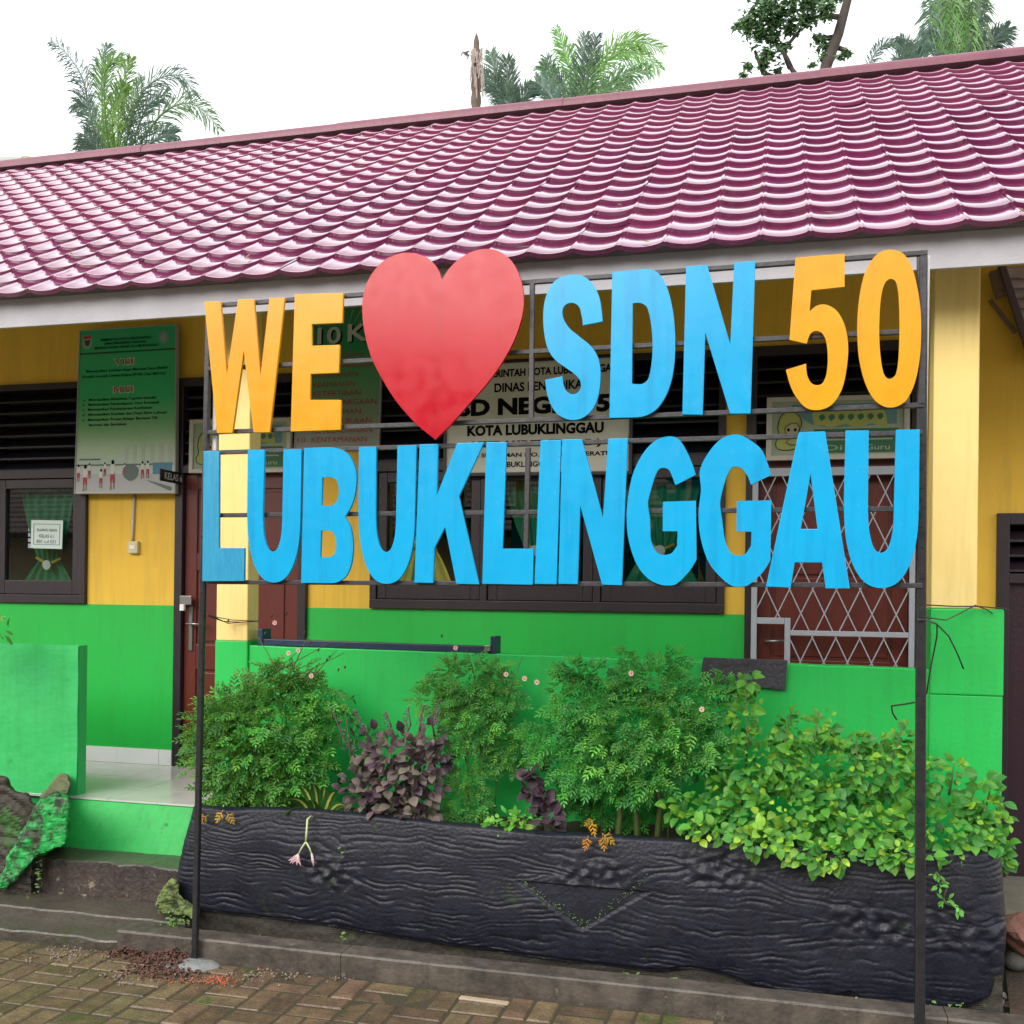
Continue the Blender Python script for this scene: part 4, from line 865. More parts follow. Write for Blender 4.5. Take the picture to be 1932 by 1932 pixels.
# rounded rim going inwards
base = len(mb.v)
for i in range(nx+1):
    s = SM*i/nx; x, y, nx_, ny_ = face_pt(s); zt2 = prof_edge(topt, x)+noise.noise(Vector((s*4, 0, 9)))*.008
    q_ = mb.v[i*(nz+1)+nz]; mb.v[i*(nz+1)+nz] = (q_[0], q_[1], zt2)
    mb.v += [(x-nx_*.015, y-ny_*.015, zt2+.010), (x-nx_*.06, y-ny_*.06, zt2+.006), (x-nx_*.075, y-ny_*.075, zt2-.12)]
for i in range(nx):
    a, b2_ = i*(nz+1)+nz, (i+1)*(nz+1)+nz; c, d_ = base+i*3, base+i*3+3
    mb.f += [(a, b2_, d_, c), (c, d_, d_+1, c+1), (c+1, d_+1, d_+2, c+2)]; mb.m += [0]*3
put('log_shell', mb, logm, PL, True)
m = MB(); nn = 60
for i in range(nn+1):
    for j in range(9):
        x = -2.6+3.4*i/nn; y = 4.31+.5*j/8; m.v.append((x, y, .53+noise.noise(Vector((x*7, y*7, 0)))*.03))
for i in range(nn):
    for j in range(8): a = i*9+j; m.f.append((a, a+9, a+10, a+1)); m.m.append(0)
put('planter_soil', m, soil, PL, True)
m = MB(); m.box(-2.66, .86, 4.27, 4.8, -.02, .16); me = m.mesh('foundation', found); bm = bmesh.new(); bm.from_mesh(me); bmesh.ops.subdivide_edges(bm, edges=bm.edges, cuts=24, use_grid_fill=True)
for v in bm.verts: v.co += Vector((0, noise.noise(v.co*6)*.02+noise.noise(v.co*21)*.008, 0))
bm.to_mesh(me); bm.free(); put('foundation', me, found, PL, True)

# ------------------------------------------------------------------ ornamental mossy stump at the left of the step
def lump_mesh(poly, y0, y1, voxel, amp, fr, place=None):
    me = plate([[p[:2] for p in poly]], lambda x, y, d: P(x, y, y0+d), y1-y0)
    ob = bpy.data.objects.new('t', me); COL.objects.link(ob); md = ob.modifiers.new('r', 'REMESH'); md.mode = 'VOXEL'; md.voxel_size = voxel
    dg = bpy.context.evaluated_depsgraph_get(); m2 = bpy.data.meshes.new_from_object(ob.evaluated_get(dg)); bpy.data.objects.remove(ob)
    bm = bmesh.new(); bm.from_mesh(m2); bmesh.ops.smooth_vert(bm, verts=bm.verts, factor=.6, use_axis_x=True, use_axis_y=True, use_axis_z=True); bm.normal_update()
    for v in bm.verts:
        c = v.co; v.co = c+v.normal*(noise.noise(c*fr)*amp+noise.noise(c*fr*3.1)*amp*.5+(abs(math.sin((c.z+c.x*.5)*60+3*noise.noise(c*8)))**.5-1)*amp*.5)
    bm.to_mesh(m2); bm.free(); return m2
ST = thing('ornamental_stump', (-3.85, 4.5, .03), 'mossy concrete tree stump ornament beside the left porch step', 'stump')
stm = mat('mossy stump concrete', (.03, .025, .02), .7, (.06, .05, .036), 9, .8, .8, 30, c3=(.035, .11, .02), ns3=5, th3=.52)
stg = mat('green painted bark', (.012, .38, .07), .6, (.015, .14, .03), 11, 1., .5, 30, c3=(.028, .04, .02), ns3=11, th3=.48)
put('stump_body', lump_mesh([(-90, 1500), (-40, 1470), (0, 1468), (14, 1470), (19, 1488), (36, 1497), (52, 1500), (60, 1516), (80, 1520), (86, 1560), (62, 1618), (60, 1692), (20, 1703), (0, 1710), (-90, 1715)], 4.36, 4.62, .012, .02, 9), stm, ST, True).data.materials.append(stm)
mossy = mat('pale moss', (.11, .16, .045), .9, (.2, .25, .09), 22, .9, .9, 60, c3=(.03, .04, .018), ns3=16, th3=.5)
put('mossy_foot', lump_mesh([(308, 1676), (322, 1660), (331, 1662), (338, 1684), (352, 1702), (378, 1716), (374, 1726), (330, 1728), (300, 1722), (295, 1706), (300, 1690)], 4.2, 4.27, .007, .014, 22), mossy, PL, True).data.materials.append(mossy)
w2 = put('stump_wing', lump_mesh([(66, 1520), (78, 1508), (96, 1500), (108, 1496), (128, 1502), (132, 1516), (128, 1545), (124, 1592), (96, 1604), (66, 1618), (40, 1648), (10, 1680), (-10, 1670), (30, 1590)], 4.31, 4.72, .013, .017, 12), stg, ST, True); w2.data.materials.append(stg)
cp = put('stump_cap', lump_mesh([(74, 1505), (92, 1484), (110, 1460), (128, 1460), (133, 1480), (126, 1502), (100, 1520), (84, 1516)], 4.68, 4.82, .012, .008, 10), cement, ST, True); cp.data.materials.append(mat('olive cement', (.16, .17, .09), .8, (.09, .12, .05), 9, .7, .7, 40))

# ------------------------------------------------------------------ plants
def leaf_simple(L, Wd, m, fold=.25, droop=.2, seg=4):
    """pointed oval leaf along +Y, stalk at the origin"""
    mb = MB(); n = seg
    for i in range(n+1):
        t = i/n; w = Wd*math.sin(math.pi*min(1, (t*.93+.07)))**.8*.5; y = L*t; z = -droop*L*t*t
        mb.v += [(-w, y, z+w*fold), (0, y, z), (w, y, z+w*fold)]
    for i in range(n): a = i*3; mb.f += [(a, a+1, a+4, a+3), (a+1, a+2, a+5, a+4)]; mb.m += [0, 0]
    mb.add([(-.001, -L*.25, 0), (.001, -L*.25, 0), (.001, L*.1, 0), (-.001, L*.1, 0)], [(0, 1, 2, 3)])
    return mb.mesh('leaf', m, True)
def leaf_cosmos(L, m, seed):
    rr = random.Random(seed); mb = MB(); mb.add([(-.0012, 0, 0), (.0012, 0, 0), (.0008, L, -L*.2), (-.0008, L, -L*.2)], [(0, 1, 2, 3)])
    def lobe(o, d, l, w, up):
        d = Vector(d).normalized(); s = d.cross(Vector((0, 0, 1))).normalized()*w; o = Vector(o); tip = o+d*l+Vector((0, 0, -l*.25+up))
        mid = o+d*l*.55+Vector((0, 0, up*.6)); mb.add([o-s*.5, o+s*.5, mid+s, tip, mid-s], [(0, 1, 2, 3, 4)])
    for k in range(3):
        t = .25+.25*k; y = L*t; z = -L*.2*t*t; l = L*(.5-.09*k)
        for sg in (-1, 1):
            a = R(48+rr.uniform(-8, 8)); d = (math.sin(a)*sg, math.cos(a), rr.uniform(-.15, .2)); lobe((0, y, z), d, l, L*.062, .002)
            if k < 2: a2 = a+R(36); lobe((math.sin(a)*sg*l*.35, y+math.cos(a)*l*.35, z), (math.sin(a2)*sg, math.cos(a2), 0), l*.5, L*.05, .001)
    lobe((0, L*.9, -L*.17), (0, 1, -.1), L*.25, L*.06, 0)
    return mb.mesh('leaf', m)
def orient(p, d, up, roll=0., s=1.):
    d = Vector(d).normalized(); x = d.cross(Vector(up));
    if x.length < .01: x = d.cross(Vector((1, 0, 0)))
    x.normalize(); z = x.cross(d)
    M = Matrix(((x.x, d.x, z.x, p[0]), (x.y, d.y, z.y, p[1]), (x.z, d.z, z.z, p[2]), (0, 0, 0, 1)))
    return M @ Matrix.Rotation(roll, 4, 'Y') @ Matrix.Scale(s, 4)
def foliage(root, items, limit=300, name='leaf', field='foliage'):
    """items: (matrix, mesh); the nearest become parts of their own, the rest one stuff part"""
    items.sort(key=lambda a: (a[0].translation-CAM).length)
    for M, me in items[:limit]: inst(name, me, root, M)
    rest = items[limit:]
    if rest:
        mb = MB(); mats = []
        for M, me in rest:
            b = len(mb.v); mm = me.materials[0]
            if mm not in mats: mats.append(mm)
            k = mats.index(mm); mb.v += [tuple(M @ v.co) for v in me.vertices]
            for p in me.polygons: mb.f.append(tuple(b+i for i in p.vertices)); mb.m.append(k)
        me = mb.mesh(field, mats); tag(put(field, me, mats, root), kind='stuff')
def blob_points(blobs, n, Y, rnd, shell=.45):
    """leaf spots in ellipsoids given by centre/radius in view and depth range in metres"""
    out = []; tot = sum(b[2]*b[3] for b in blobs)
    for (cx, cy, rx, ry, dy, ry_) in blobs:
        k = int(n*rx*ry/tot); c = P(cx, cy, Y+dy); rX = (P(cx+rx, cy, Y+dy)-c).length; rZ = (P(cx, cy-ry, Y+dy)-c).length
        for _ in range(k):
            while True:
                v = Vector((rnd.gauss(0, 1), rnd.gauss(0, 1)-.5, rnd.gauss(0, 1)))
                if v.length > .05: break
            v.normalize(); r = (1-shell*rnd.random()**1.3)*(1+.38*noise.noise(v*2.6+Vector((cx*.1, cy*.1, 0))))
            out.append((c+Vector((v.x*rX, v.y*ry_, v.z*rZ))*r, v))
    return out
def cosmos(name, label, blobs, n, Y, seed, flowers=(), stems=(), ms=(cosm, cosm2), L=.082, mix=.3):
    rnd = random.Random(seed); base = P(blobs[0][0], 1540, Y); root = thing(name, (base.x, base.y, .55), label, 'plant', 'feathery leaved flowering plants in the planter')
    lm = [leaf_cosmos(L*random.uniform(.85, 1.15), ms[0], seed*7+i) for i in range(4)]+[leaf_cosmos(L, ms[1], seed*9+i) for i in range(3)]
    items = []
    for p, v in blob_points(blobs, n, Y, rnd):
        d = v+Vector((rnd.uniform(-.7, .7), -.35, rnd.uniform(-.7, .35))); up = Vector((rnd.uniform(-.5, .5), -.7, .8)); me = rnd.choice(lm[:4]) if rnd.random() > mix else rnd.choice(lm[4:])
        items.append((orient(p-d.normalized()*L*.5, d, up, rnd.uniform(-.6, .6), rnd.uniform(.75, 1.2)), me))
    foliage(root, items)
    sm = MB()
    for (a, b) in stems:
        p0 = P(a[0], a[1], Y+.03); p1 = P(b[0], b[1], Y-.03+rnd.uniform(-.05, .08)); mid = (p0+p1)/2+Vector((rnd.uniform(-.02, .02), rnd.uniform(-.02, .02), 0)); sm.tube([p0, mid, p1], [.004, .003, .0015] if len(a) < 3 else [.018, .015, .01], 5)
    if sm.v: put('stems', sm, stemm if name != 'x' and Y < 4.465 else stemm, root, True)
    for (fx, fy, kind) in flowers:
        p = P(fx, fy, Y-.08); fm = MB()
        if kind == 1:
            for k in range(7):
                a = 2*math.pi*k/7; x_, z_ = math.cos(a), math.sin(a); fm.add([p+Vector((x_*.002, -.003, z_*.002)), p+Vector((x_*.009-z_*.004, -.005, z_*.009+x_*.004)), p+Vector((x_*.013, -.004, z_*.013)), p+Vector((x_*.009+z_*.004, -.005, z_*.009-x_*.004))], [(0, 1, 2, 3)])
            f = put('flower', fm, mat('pink white petals', (.8, .5, .5), .6), root)
            put('flower_centre', MB().tube([p+Vector((0, 0, 0)), p+Vector((0, -.007, 0))], .0035, 8), mat('orange flower centre', (.8, .3, .03), .7), f, True)
        else:
            put('seed_head', MB().tube([p, p+Vector((.002, 0, .009)), p+Vector((.003, 0, .016))], [.002, .006, .002], 6), mat('brown seed head', (.07, .06, .02), .8), root, True)
    return root
wild = random.Random(3)
stL = [((470+wild.uniform(-60, 120), 1330), (500+wild.uniform(-30, 150), 1190+wild.uniform(0, 90))) for _ in range(13)]
flL = [(519, 1175, 1), (500, 1198, 2), (551, 1258, 2), (588, 1275, 1), (563, 1227, 1), (545, 1232, 1), (621, 1243, 2), (616, 1248, 2), (638, 1267, 2), (650, 1262, 2), (430, 1175, 2), (540, 1160, 2), (512, 1165, 2), (600, 1230, 2), (574, 1196, 2), (585, 1215, 2)]
cosmos('cosmos_plant', 'big bright green feathery bush behind the left sign post', [(455, 1410, 92, 100, 0, .2), (510, 1370, 95, 85, .02, .18), (430, 1350, 55, 60, 0, .15), (390, 1390, 45, 50, .02, .12), (545, 1440, 50, 75, 0, .14), (430, 1490, 50, 45, -.03, .12), (540, 1285, 80, 40, .08, .12), (600, 1320, 45, 45, .06, .08), (610, 1380, 30, 50, .05, .08), (590, 1440, 35, 50, .04, .08), (520, 1490, 55, 40, .02, .1)], 1500, 4.46, 1, flL, stL)
stM = [((890, 1590), (885, 1330)), ((905, 1590), (920, 1350)), ((930, 1590), (935, 1400)), ((880, 1440), (840, 1230)), ((900, 1300), (880, 1225)), ((950, 1350), (985, 1240))]
cosmos('cosmos_plant', 'tall thin feathery plant with bare lower stems, second from the left', [(890, 1290, 75, 60, .05, .13), (830, 1320, 62, 40, .05, .1), (900, 1360, 65, 55, .03, .12), (940, 1310, 50, 60, .06, .12), (865, 1400, 45, 35, 0, .1), (885, 1470, 45, 30, -.02, .08), (880, 1525, 50, 40, -.04, .1), (950, 1410, 45, 50, .06, .08)], 850, 4.55, 2, [(833, 1203, 2), (860, 1222, 1), (858, 1245, 2), (955, 1272, 1), (990, 1280, 1), (948, 1285, 2), (1013, 1287, 1)], stM, (cosm2, cosm), .062, .35)
stR = [((1165, 1600, 1), (1170, 1480)), ((1205, 1600, 1), (1200, 1470)), ((1240, 1600, 1), (1235, 1450)), ((1260, 1590), (1255, 1450)), ((1135, 1570), (1125, 1450))]
cosmos('cosmos_plant', 'wide feathery bush with reddish trunks in the middle of the planter', [(1190, 1370, 130, 100, 0, .2), (1100, 1330, 75, 70, .03, .14), (1110, 1440, 90, 60, .0, .15), (1200, 1460, 100, 55, 0, .15), (1290, 1400, 80, 75, .02, .15), (1040, 1400, 60, 50, .04, .12), (1230, 1290, 90, 50, .04, .13), (1325, 1350, 45, 50, .04, .1), (1170, 1520, 100, 42, .14, .05), (1080, 1500, 50, 40, .1, .05), (1100, 1270, 60, 32, .06, .1), (1185, 1235, 18, 22, .08, .05), (1275, 1250, 20, 28, .08, .05), (1360, 1290, 28, 30, .06, .06)], 1750, 4.47, 3, [(1191, 1270, 1), (1211, 1263, 2), (1324, 1338, 1), (1080, 1288, 2)], stR, (cosm, cosm2), .07, .5)
# dead yellow fronds
for (lx, ly, lab) in ((1120, 1560, 'yellow withered leaf hanging over the middle of the planter rim'), (410, 1537, 'small yellow withered leaf at the left end of the planter rim')):
    root = thing('withered_leaf', P(lx, ly+15, 4.25), lab, 'leaf'); lm = leaf_cosmos(.06, deadl, 77)
    for k in range(5 if lx > 1000 else 3): inst('leaflet', lm, root, orient(P(lx+wild.uniform(-18, 18), ly+wild.uniform(-28, 18), 4.21+.01*k), (wild.uniform(-.7, .7), -.2, -1+wild.uniform(0, .8)), (0, -1, .2), wild.uniform(-.4, .4), wild.uniform(.8, 1.1)))
# withered patch inside left bush belongs to it; purple-leaved plant
def leafy(name, label, cat, blobs, n, Y, seed, meshes, zb=.55, size=(.8, 1.2), hang=-.15, stems=(), stemmat=stemm, group=None, face=.8, limit=300):
    rnd = random.Random(seed); b0 = P(blobs[0][0], 1550, Y); root = thing(name, (b0.x, b0.y, zb), label, cat, group); items = []
    for p, v in blob_points(blobs, n, Y, rnd, .55):
        d = v*.8+Vector((rnd.uniform(-.8, .8), -.4, hang+rnd.uniform(-.6, .6))); up = Vector((rnd.uniform(-.5, .5), -face, .8))
        items.append((orient(p, d, up, rnd.uniform(-.5, .5), rnd.uniform(*size)), rnd.choice(meshes)))
    foliage(root, items, limit)
    sm = MB()
    for a, b in stems: p0, p1 = P(*a, Y), P(*b, Y-.02); sm.tube([p0, (p0+p1)/2+Vector((rnd.uniform(-.03, .03), 0, 0)), p1], [.005, .004, .002], 5)
    if sm.v: put('stems', sm, stemmat, root, True)
    return root
pms = [leaf_simple(.05, .042, purp, .3, .25), leaf_simple(.042, .036, purp, .2, .35), leaf_simple(.046, .036, purpd, .3, .3)]
spk = [((700, 1400), (668, 1340)), ((690, 1460), (625, 1335)), ((760, 1400), (770, 1335)), ((790, 1390), (800, 1330)), ((735, 1390), (728, 1345)), ((820, 1390), (830, 1320))]
pr_ = leafy('perilla_plant', 'bushy purple and grey leaved plant left of centre in the planter', 'plant', [(745, 1490, 85, 60, 0, .15), (700, 1500, 62, 50, 0, .13), (790, 1450, 62, 60, .02, .13), (740, 1430, 75, 50, .02, .12), (770, 1530, 60, 32, -.04, .1), (815, 1400, 30, 40, .03, .06)], 560, 4.43, 11, pms, stems=spk, stemmat=mat('purple stem', (.1, .05, .06), .7))
fl = MB(); rf = random.Random(5)
for a, b in spk:
    for k in range(26):
        t = .3+.7*rf.random(); p = P(a[0]+(b[0]-a[0])*t+rf.uniform(-5, 5), a[1]+(b[1]-a[1])*t, 4.42); fl.tube([p, p+Vector((rf.uniform(-.006, .006), -.004, .006))], [.002, .004], 4)
put('flower_spikes', fl, mat('dusty purple florets', (.2, .14, .2), .8, (.1, .08, .06), 40, .7), pr_, kind='stuff')
leafy('perilla_shoots', 'dark glossy leaved shoots reaching up between left and middle bush', 'plant', [(655, 1345, 22, 30, .06, .05), (690, 1395, 34, 18, .05, .05), (720, 1385, 22, 14, .05, .05), (668, 1420, 12, 24, .04, .04)], 90, 4.5, 12, [leaf_simple(.03, .013, cosm2, .2, .2), leaf_simple(.035, .014, leafm('dark shoot leaf', (.03, .1, .03), (.05, .07, .03)), .2, .2)], stems=[((690, 1520), (650, 1330)), ((700, 1520), (690, 1380)), ((700, 1480), (725, 1375))])
leafy('sweet_potato_vine', 'dark purple heart leaved vine low beside the middle bush', 'plant', [(1015, 1500, 30, 32, 0, .07), (1030, 1545, 26, 22, -.03, .06), (1010, 1460, 26, 16, .03, .05)], 55, 4.42, 13, [leaf_simple(.055, .055, purpd, .2, .3)])
leafy('seedling_clump', 'low bright green seedlings at the planter rim left of the middle', 'plant', [(955, 1555, 42, 18, 0, .06), (990, 1545, 25, 20, .02, .05), (920, 1560, 25, 12, .02, .05)], 90, 4.34, 14, [leaf_simple(.035, .016, cosm, .2, .2), leaf_simple(.045, .022, broad, .2, .2)])
# spotted lily clump: strap leaves with a pale midrib
LC = thing('lily_clump', P(600, 1545, 4.36), 'clump of broad strap leaves with pale midribs between the bushes', 'plant')
for (tx, ty, w_, dy) in ((552, 1492, .055, -.06), (572, 1465, .05, -.02), (598, 1462, .05, -.04), (642, 1478, .055, -.05), (540, 1522, .045, -.08), (662, 1505, .045, -.06), (622, 1468, .045, -.0), (588, 1494, .045, -.09)):
    p0, p2 = P(600+(tx-600)*.15, 1552, 4.36), P(tx, ty, 4.36+dy); mb = MB(); n = 7; dirx = (p2-p0).cross(Vector((0, 1, 0))).normalized(); mr = MB()
    for i in range(n+1):
        t = i/n; c = p0.lerp(p2, t)+Vector((0, -.05*t*t, .03*math.sin(math.pi*t)-.03*t*t)); w = w_*.5*(math.sin(math.pi*(t*.8+.15))**.7)*(1 if t < .99 else .1); mb.v += [tuple(c-dirx*w), tuple(c+Vector((0, .006, 0))), tuple(c+dirx*w)]; mr.v += [tuple(c-dirx*w*.22+Vector((0, -.0005, .0))), tuple(c+dirx*w*.22+Vector((0, -.0005, 0)))]
    for i in range(n): a = i*3; mb.f += [(a, a+1, a+4, a+3), (a+1, a+2, a+5, a+4)]; mb.m += [0, 0]; mr.f.append((i*2, i*2+1, i*2+3, i*2+2)); mr.m.append(0)
    lf = put('leaf', mb, lilym, LC, True); put('midrib', mr, lstripe, lf)
# drooping pink lily stalk over the rim
LF = thing('lily_flower', P(575, 1632, 4.2), 'pale pink lily bloom on a pale stalk hanging over the planter front', 'flower')
st = MB(); yy = 4.215
st.tube([P(597, 1548, 4.3), P(586, 1540, 4.25), P(580, 1546, yy), P(578, 1575, yy-.01), P(577, 1588, yy-.01)], [.003, .004, .0045, .0045, .004], 7); st.tube([P(577, 1588, yy-.01), P(569, 1600, yy-.015), P(563, 1612, yy-.02)], .0035, 6); st.tube([P(577, 1588, yy-.01), P(584, 1600, yy-.015), P(588, 1612, yy-.015)], .0035, 6)
put('stalk', st, mat('pale green stalk', (.5, .58, .28), .5), LF, True)
pk = mat('pale pink petal', (.78, .6, .62), .5, (.7, .4, .5), 30, .6, transl=.2)
for (dx, dy) in ((-20, 12), (-12, 18), (-3, 21), (5, 22), (-17, 17), (2, 15)):
    a = P(563, 1611, yy-.02); b = P(563+dx, 1612+dy, yy-.03); mid = (a+b)/2+Vector((.0, -.008, -.004)); d = (b-a).cross(Vector((0, 1, 0))).normalized()*.006
    put('petal', MB().add([a-d*.5, a+d*.5, mid+d, b, mid-d], [(0, 1, 2, 3, 4)]), pk, LF)
put('bud', MB().tube([P(588, 1610, yy-.015), P(590, 1622, yy-.02), P(592, 1636, yy-.02)], [.004, .007, .001], 7), pk, LF, True)
# broad-leaved shrub at the right
bl1 = [leaf_simple(.054, .043, broad, .38, .35), leaf_simple(.045, .037, broad, .3, .5), leaf_simple(.056, .046, leafm('broad leaf deep green', (.08, .28, .06), (.12, .36, .06)), .2, .2), leaf_simple(.038, .03, leafm('young lime leaf', (.36, .58, .05), (.24, .5, .04)), .2, .2)]  # leaves of several greens, picked at random over the shrub
sh_st = [((1400, 1520), (1405, 1270)), ((1450, 1500), (1490, 1340)), ((1520, 1500), (1545, 1345)), ((1600, 1500), (1615, 1390)), ((1690, 1500), (1700, 1380)), ((1830, 1560), (1870, 1480)), ((1790, 1500), (1800, 1440)), ((1860, 1600), (1925, 1630))]
leafy('broadleaf_shrub', 'spreading light green shrub with rounded leaves filling the right end of the planter', 'shrub',
    [(1480, 1530, 150, 70, -.03, .2), (1330, 1530, 80, 45, -.02, .14), (1620, 1570, 140, 65, -.04, .2), (1780, 1570, 120, 70, -.02, .18), (1560, 1450, 150, 60, .04, .17), (1420, 1440, 90, 60, .04, .14), (1690, 1460, 90, 60, .05, .15), (1405, 1350, 34, 45, .05, .06), (1405, 1290, 26, 30, .05, .05), (1490, 1370, 30, 35, .06, .06), (1550, 1370, 26, 36, .06, .06), (1615, 1400, 26, 24, .06, .05), (1700, 1400, 40, 30, .06, .06), (1850, 1520, 50, 55, .04, .1), (1875, 1600, 40, 35, .04, .1), (1800, 1450, 20, 22, .05, .05), (1560, 1612, 85, 28, -.27, .05), (1430, 1585, 70, 24, -.26, .05), (1690, 1612, 70, 22, -.26, .05), (1330, 1565, 40, 18, -.24, .04)],
    2500, 4.46, 21, bl1, stems=sh_st, face=.9, hang=-.1, size=(.45, 1.1))
leafy('trailing_vine', 'thin green vine trailing down the right end of the planter', 'plant', [(1772, 1670, 10, 12, 0, .02), (1785, 1700, 14, 10, 0, .02), (1808, 1712, 14, 9, 0, .02), (1768, 1650, 10, 10, .02, .02)], 34, 4.2, 23, [leaf_simple(.026, .012, cosm, .2, .2)], zb=.35, stems=[((1765, 1645), (1780, 1695)), ((1780, 1695), (1815, 1716))])
# leaves of a shrub looking in from the left edge
leafy('edge_shrub', 'dark leaved shrub above the left parapet at the picture edge', 'shrub', [(-8, 1200, 30, 45, 0, .12), (-45, 1180, 45, 60, 0, .15)], 110, 4.55, 24, [leaf_simple(.05, .02, cosm2, .2, .2), leaf_simple(.05, .022, broad, .2, .2)], zb=.6, stems=[((-40, 1480), (-20, 1180)), ((-50, 1480), (-45, 1150))])
# weeds and moss at the foot
wd = MB(); rw = random.Random(9); lmw = leaf_simple(.02, .016, broad, .2, .2)
Mw = []
for (cx, cy, rx, ry, Y, n) in ((327, 1745, 22, 22, 4.19, 45), (350, 1735, 25, 10, 4.18, 20), (1183, 1842, 36, 7, 4.12, 60), (1280, 1852, 18, 10, 4.12, 25), (1745, 1905, 22, 14, 4.1, 30), (1600, 1888, 20, 8, 4.1, 12), (1965-160, 1900, 20, 8, 4.12, 8), (470, 1765, 40, 10, 4.16, 14), (75, 1650, 6, 50, 4.36, 36), (62, 1692, 14, 8, 4.36, 16), (648, 1602, 8, 6, 4.2, 5), (655, 1770, 10, 8, 4.18, 5), (1395, 1868, 30, 4, 4.13, 10)):
    for _ in range(n): Mw.append(orient(P(cx+rw.gauss(0, rx*.5), cy+rw.gauss(0, ry*.5), Y+rw.uniform(-.02, .02)), (rw.uniform(-1, 1), -.8, rw.uniform(-.3, .8)), (0, -.6, 1), 0, rw.uniform(.5, 1.1)))
for _ in range(150):
    t = rw.random(); a_ = (985, 1662) if rw.random() < .6 else (1222, 1656); Mw.append(orient(P(a_[0]+(1103-a_[0])*t+rw.gauss(0, 3), a_[1]+(1746-a_[1])*t+rw.gauss(0, 3), 4.238+rw.uniform(-.004, .004)), (rw.uniform(-1, 1), -.5, rw.uniform(-.3, .8)), (0, -.6, 1), 0, rw.uniform(.15, .35)))
put('weeds', joined(lmw, Mw), leafm('weed leaf', (.15, .3, .06), (.3, .4, .15)), kind='stuff', label='small weeds growing in the cracks along the planter foot and steps', cat='weeds')

# ------------------------------------------------------------------ debris on the paving
clod = MB().add([(-.5, -.5, 0), (.5, -.4, 0), (.4, .5, 0), (-.4, .4, 0), (0, .05, .7), (.3, -.1, .5)], [(0, 1, 5), (0, 5, 4), (1, 2, 5), (2, 4, 5), (2, 3, 4), (3, 0, 4)])
def debris(name, label, cat, spots, m_, rng, hmax, seed, thin=1.):
    rr = random.Random(seed); Ms_ = []
    cm = clod.mesh(name, m_)
    for (cx, cy, rx, ry, n, hh) in spots:
        for _ in range(n):
            gx, gy = rr.gauss(0, .5), rr.gauss(0, .5); p = G(cx+gx*rx, cy+gy*ry, .002)
            if p.y > 3.97: p.y = 3.97-rr.random()*.02
            p.z += max(0, hh*(1-gx*gx-gy*gy))*rr.random(); s = rr.uniform(*rng)
            Ms_.append(Matrix.Translation(p) @ Euler((rr.uniform(-1, 1), rr.uniform(-1, 1), rr.uniform(0, 6.28))).to_matrix().to_4x4() @ Matrix.Diagonal((s*thin, s, s*rr.uniform(.4, 1), 1)))
    put(name, joined(cm, Ms_), m_, kind='stuff', label=label, cat=cat)
debris('soil_heap', 'crumbly reddish brown soil heaped beside the left post footing', 'soil', [(320, 1815, 55, 16, 420, .05), (245, 1800, 45, 12, 160, .03), (300, 1835, 70, 14, 200, .012), (340, 1800, 25, 10, 100, .05)], mat('red brown clods', (.12, .055, .04), .85, (.07, .035, .025), 30, .8, 1., 60), (.006, .02), .05, 31)
debris('gravel', 'pale gravel crumbs scattered on the paving beside the apron', 'gravel', [(130, 1800, 110, 20, 130, 0), (260, 1840, 120, 20, 120, 0), (500, 1840, 160, 14, 120, 0), (90, 1815, 60, 14, 20, 0)], mat('pale crumbs', (.25, .2, .15), .8, (.13, .1, .07), 30, .8), (.004, .013), .01, 32)
debris('orange_grit', 'bright orange brick grit in front of the post footing', 'grit', [(415, 1850, 28, 10, 150, .002), (350, 1850, 60, 10, 50, .001), (498, 1822, 6, 4, 8, 0)], mat('orange brick grit', (.5, .11, .04), .8, (.25, .08, .04), 40, .8), (.003, .009), .01, 33)
# flat pale stick and offcut on the paving, rubble at the right
mb = MB(); a, b = G(867, 1882, .004), G(960, 1894, .004); mb.bar(a, b, .03, .01); put('wood_offcut', mb, mat('pale wood', (.42, .34, .24), .7, (.3, .22, .15), 20, .6), bevel=.004, label='flat pale wood strip lying on the paving near the kerb', cat='offcut')
for k, (cx, cy, s, c, lab, z) in enumerate(((1922, 1760, .1, (.22, .1, .075), 'reddish broken brick at the right edge beside the planter', .1), (1903, 1812, .045, (.1, .1, .08), 'rounded grey green stone beside the right end of the planter', .05), (1912, 1855, .05, (.05, .05, .05), 'dark stone low at the right edge of the picture', .03))):
    me = bpy.data.meshes.new('rock'); bm = bmesh.new(); bmesh.ops.create_icosphere(bm, subdivisions=3, radius=s)
    c_ = P(cx+12, cy, 4.62)
    for v in bm.verts: v.co = v.co*(1+.35*noise.noise(v.co*14+Vector((k*9, 0, 0)))); v.co.z *= .8; v.co += c_
    bm.to_mesh(me); bm.free(); me.materials.append(mat('stone %d' % k, c, .8, tuple(x*.6 for x in c), 14, .8, .8, 40)); put('rock' if k else 'brick', me, None, label=lab, cat='stone' if k else 'brick')
leafy('fallen_leaves', 'pale fallen leaves and litter at the lower right corner', 'litter', [(1925, 1900, 18, 18, 0, .05), (1900, 1880, 14, 14, 0, .05)], 16, 4.5, 44, [leaf_simple(.04, .02, mat('dry leaf', (.4, .3, .2), .7), .2, .1), leaf_simple(.035, .02, mat('pale litter', (.5, .5, .5), .7), .2, .1)], zb=.02)
sb = MB(); sb.add([(.86, 4.1, .01), (3.2, 4.1, .01), (3.2, 4.7, .1), (.95, 4.7, .1)], [(0, 1, 2, 3)]); put('side_soil', sb, soil, kind='structure')

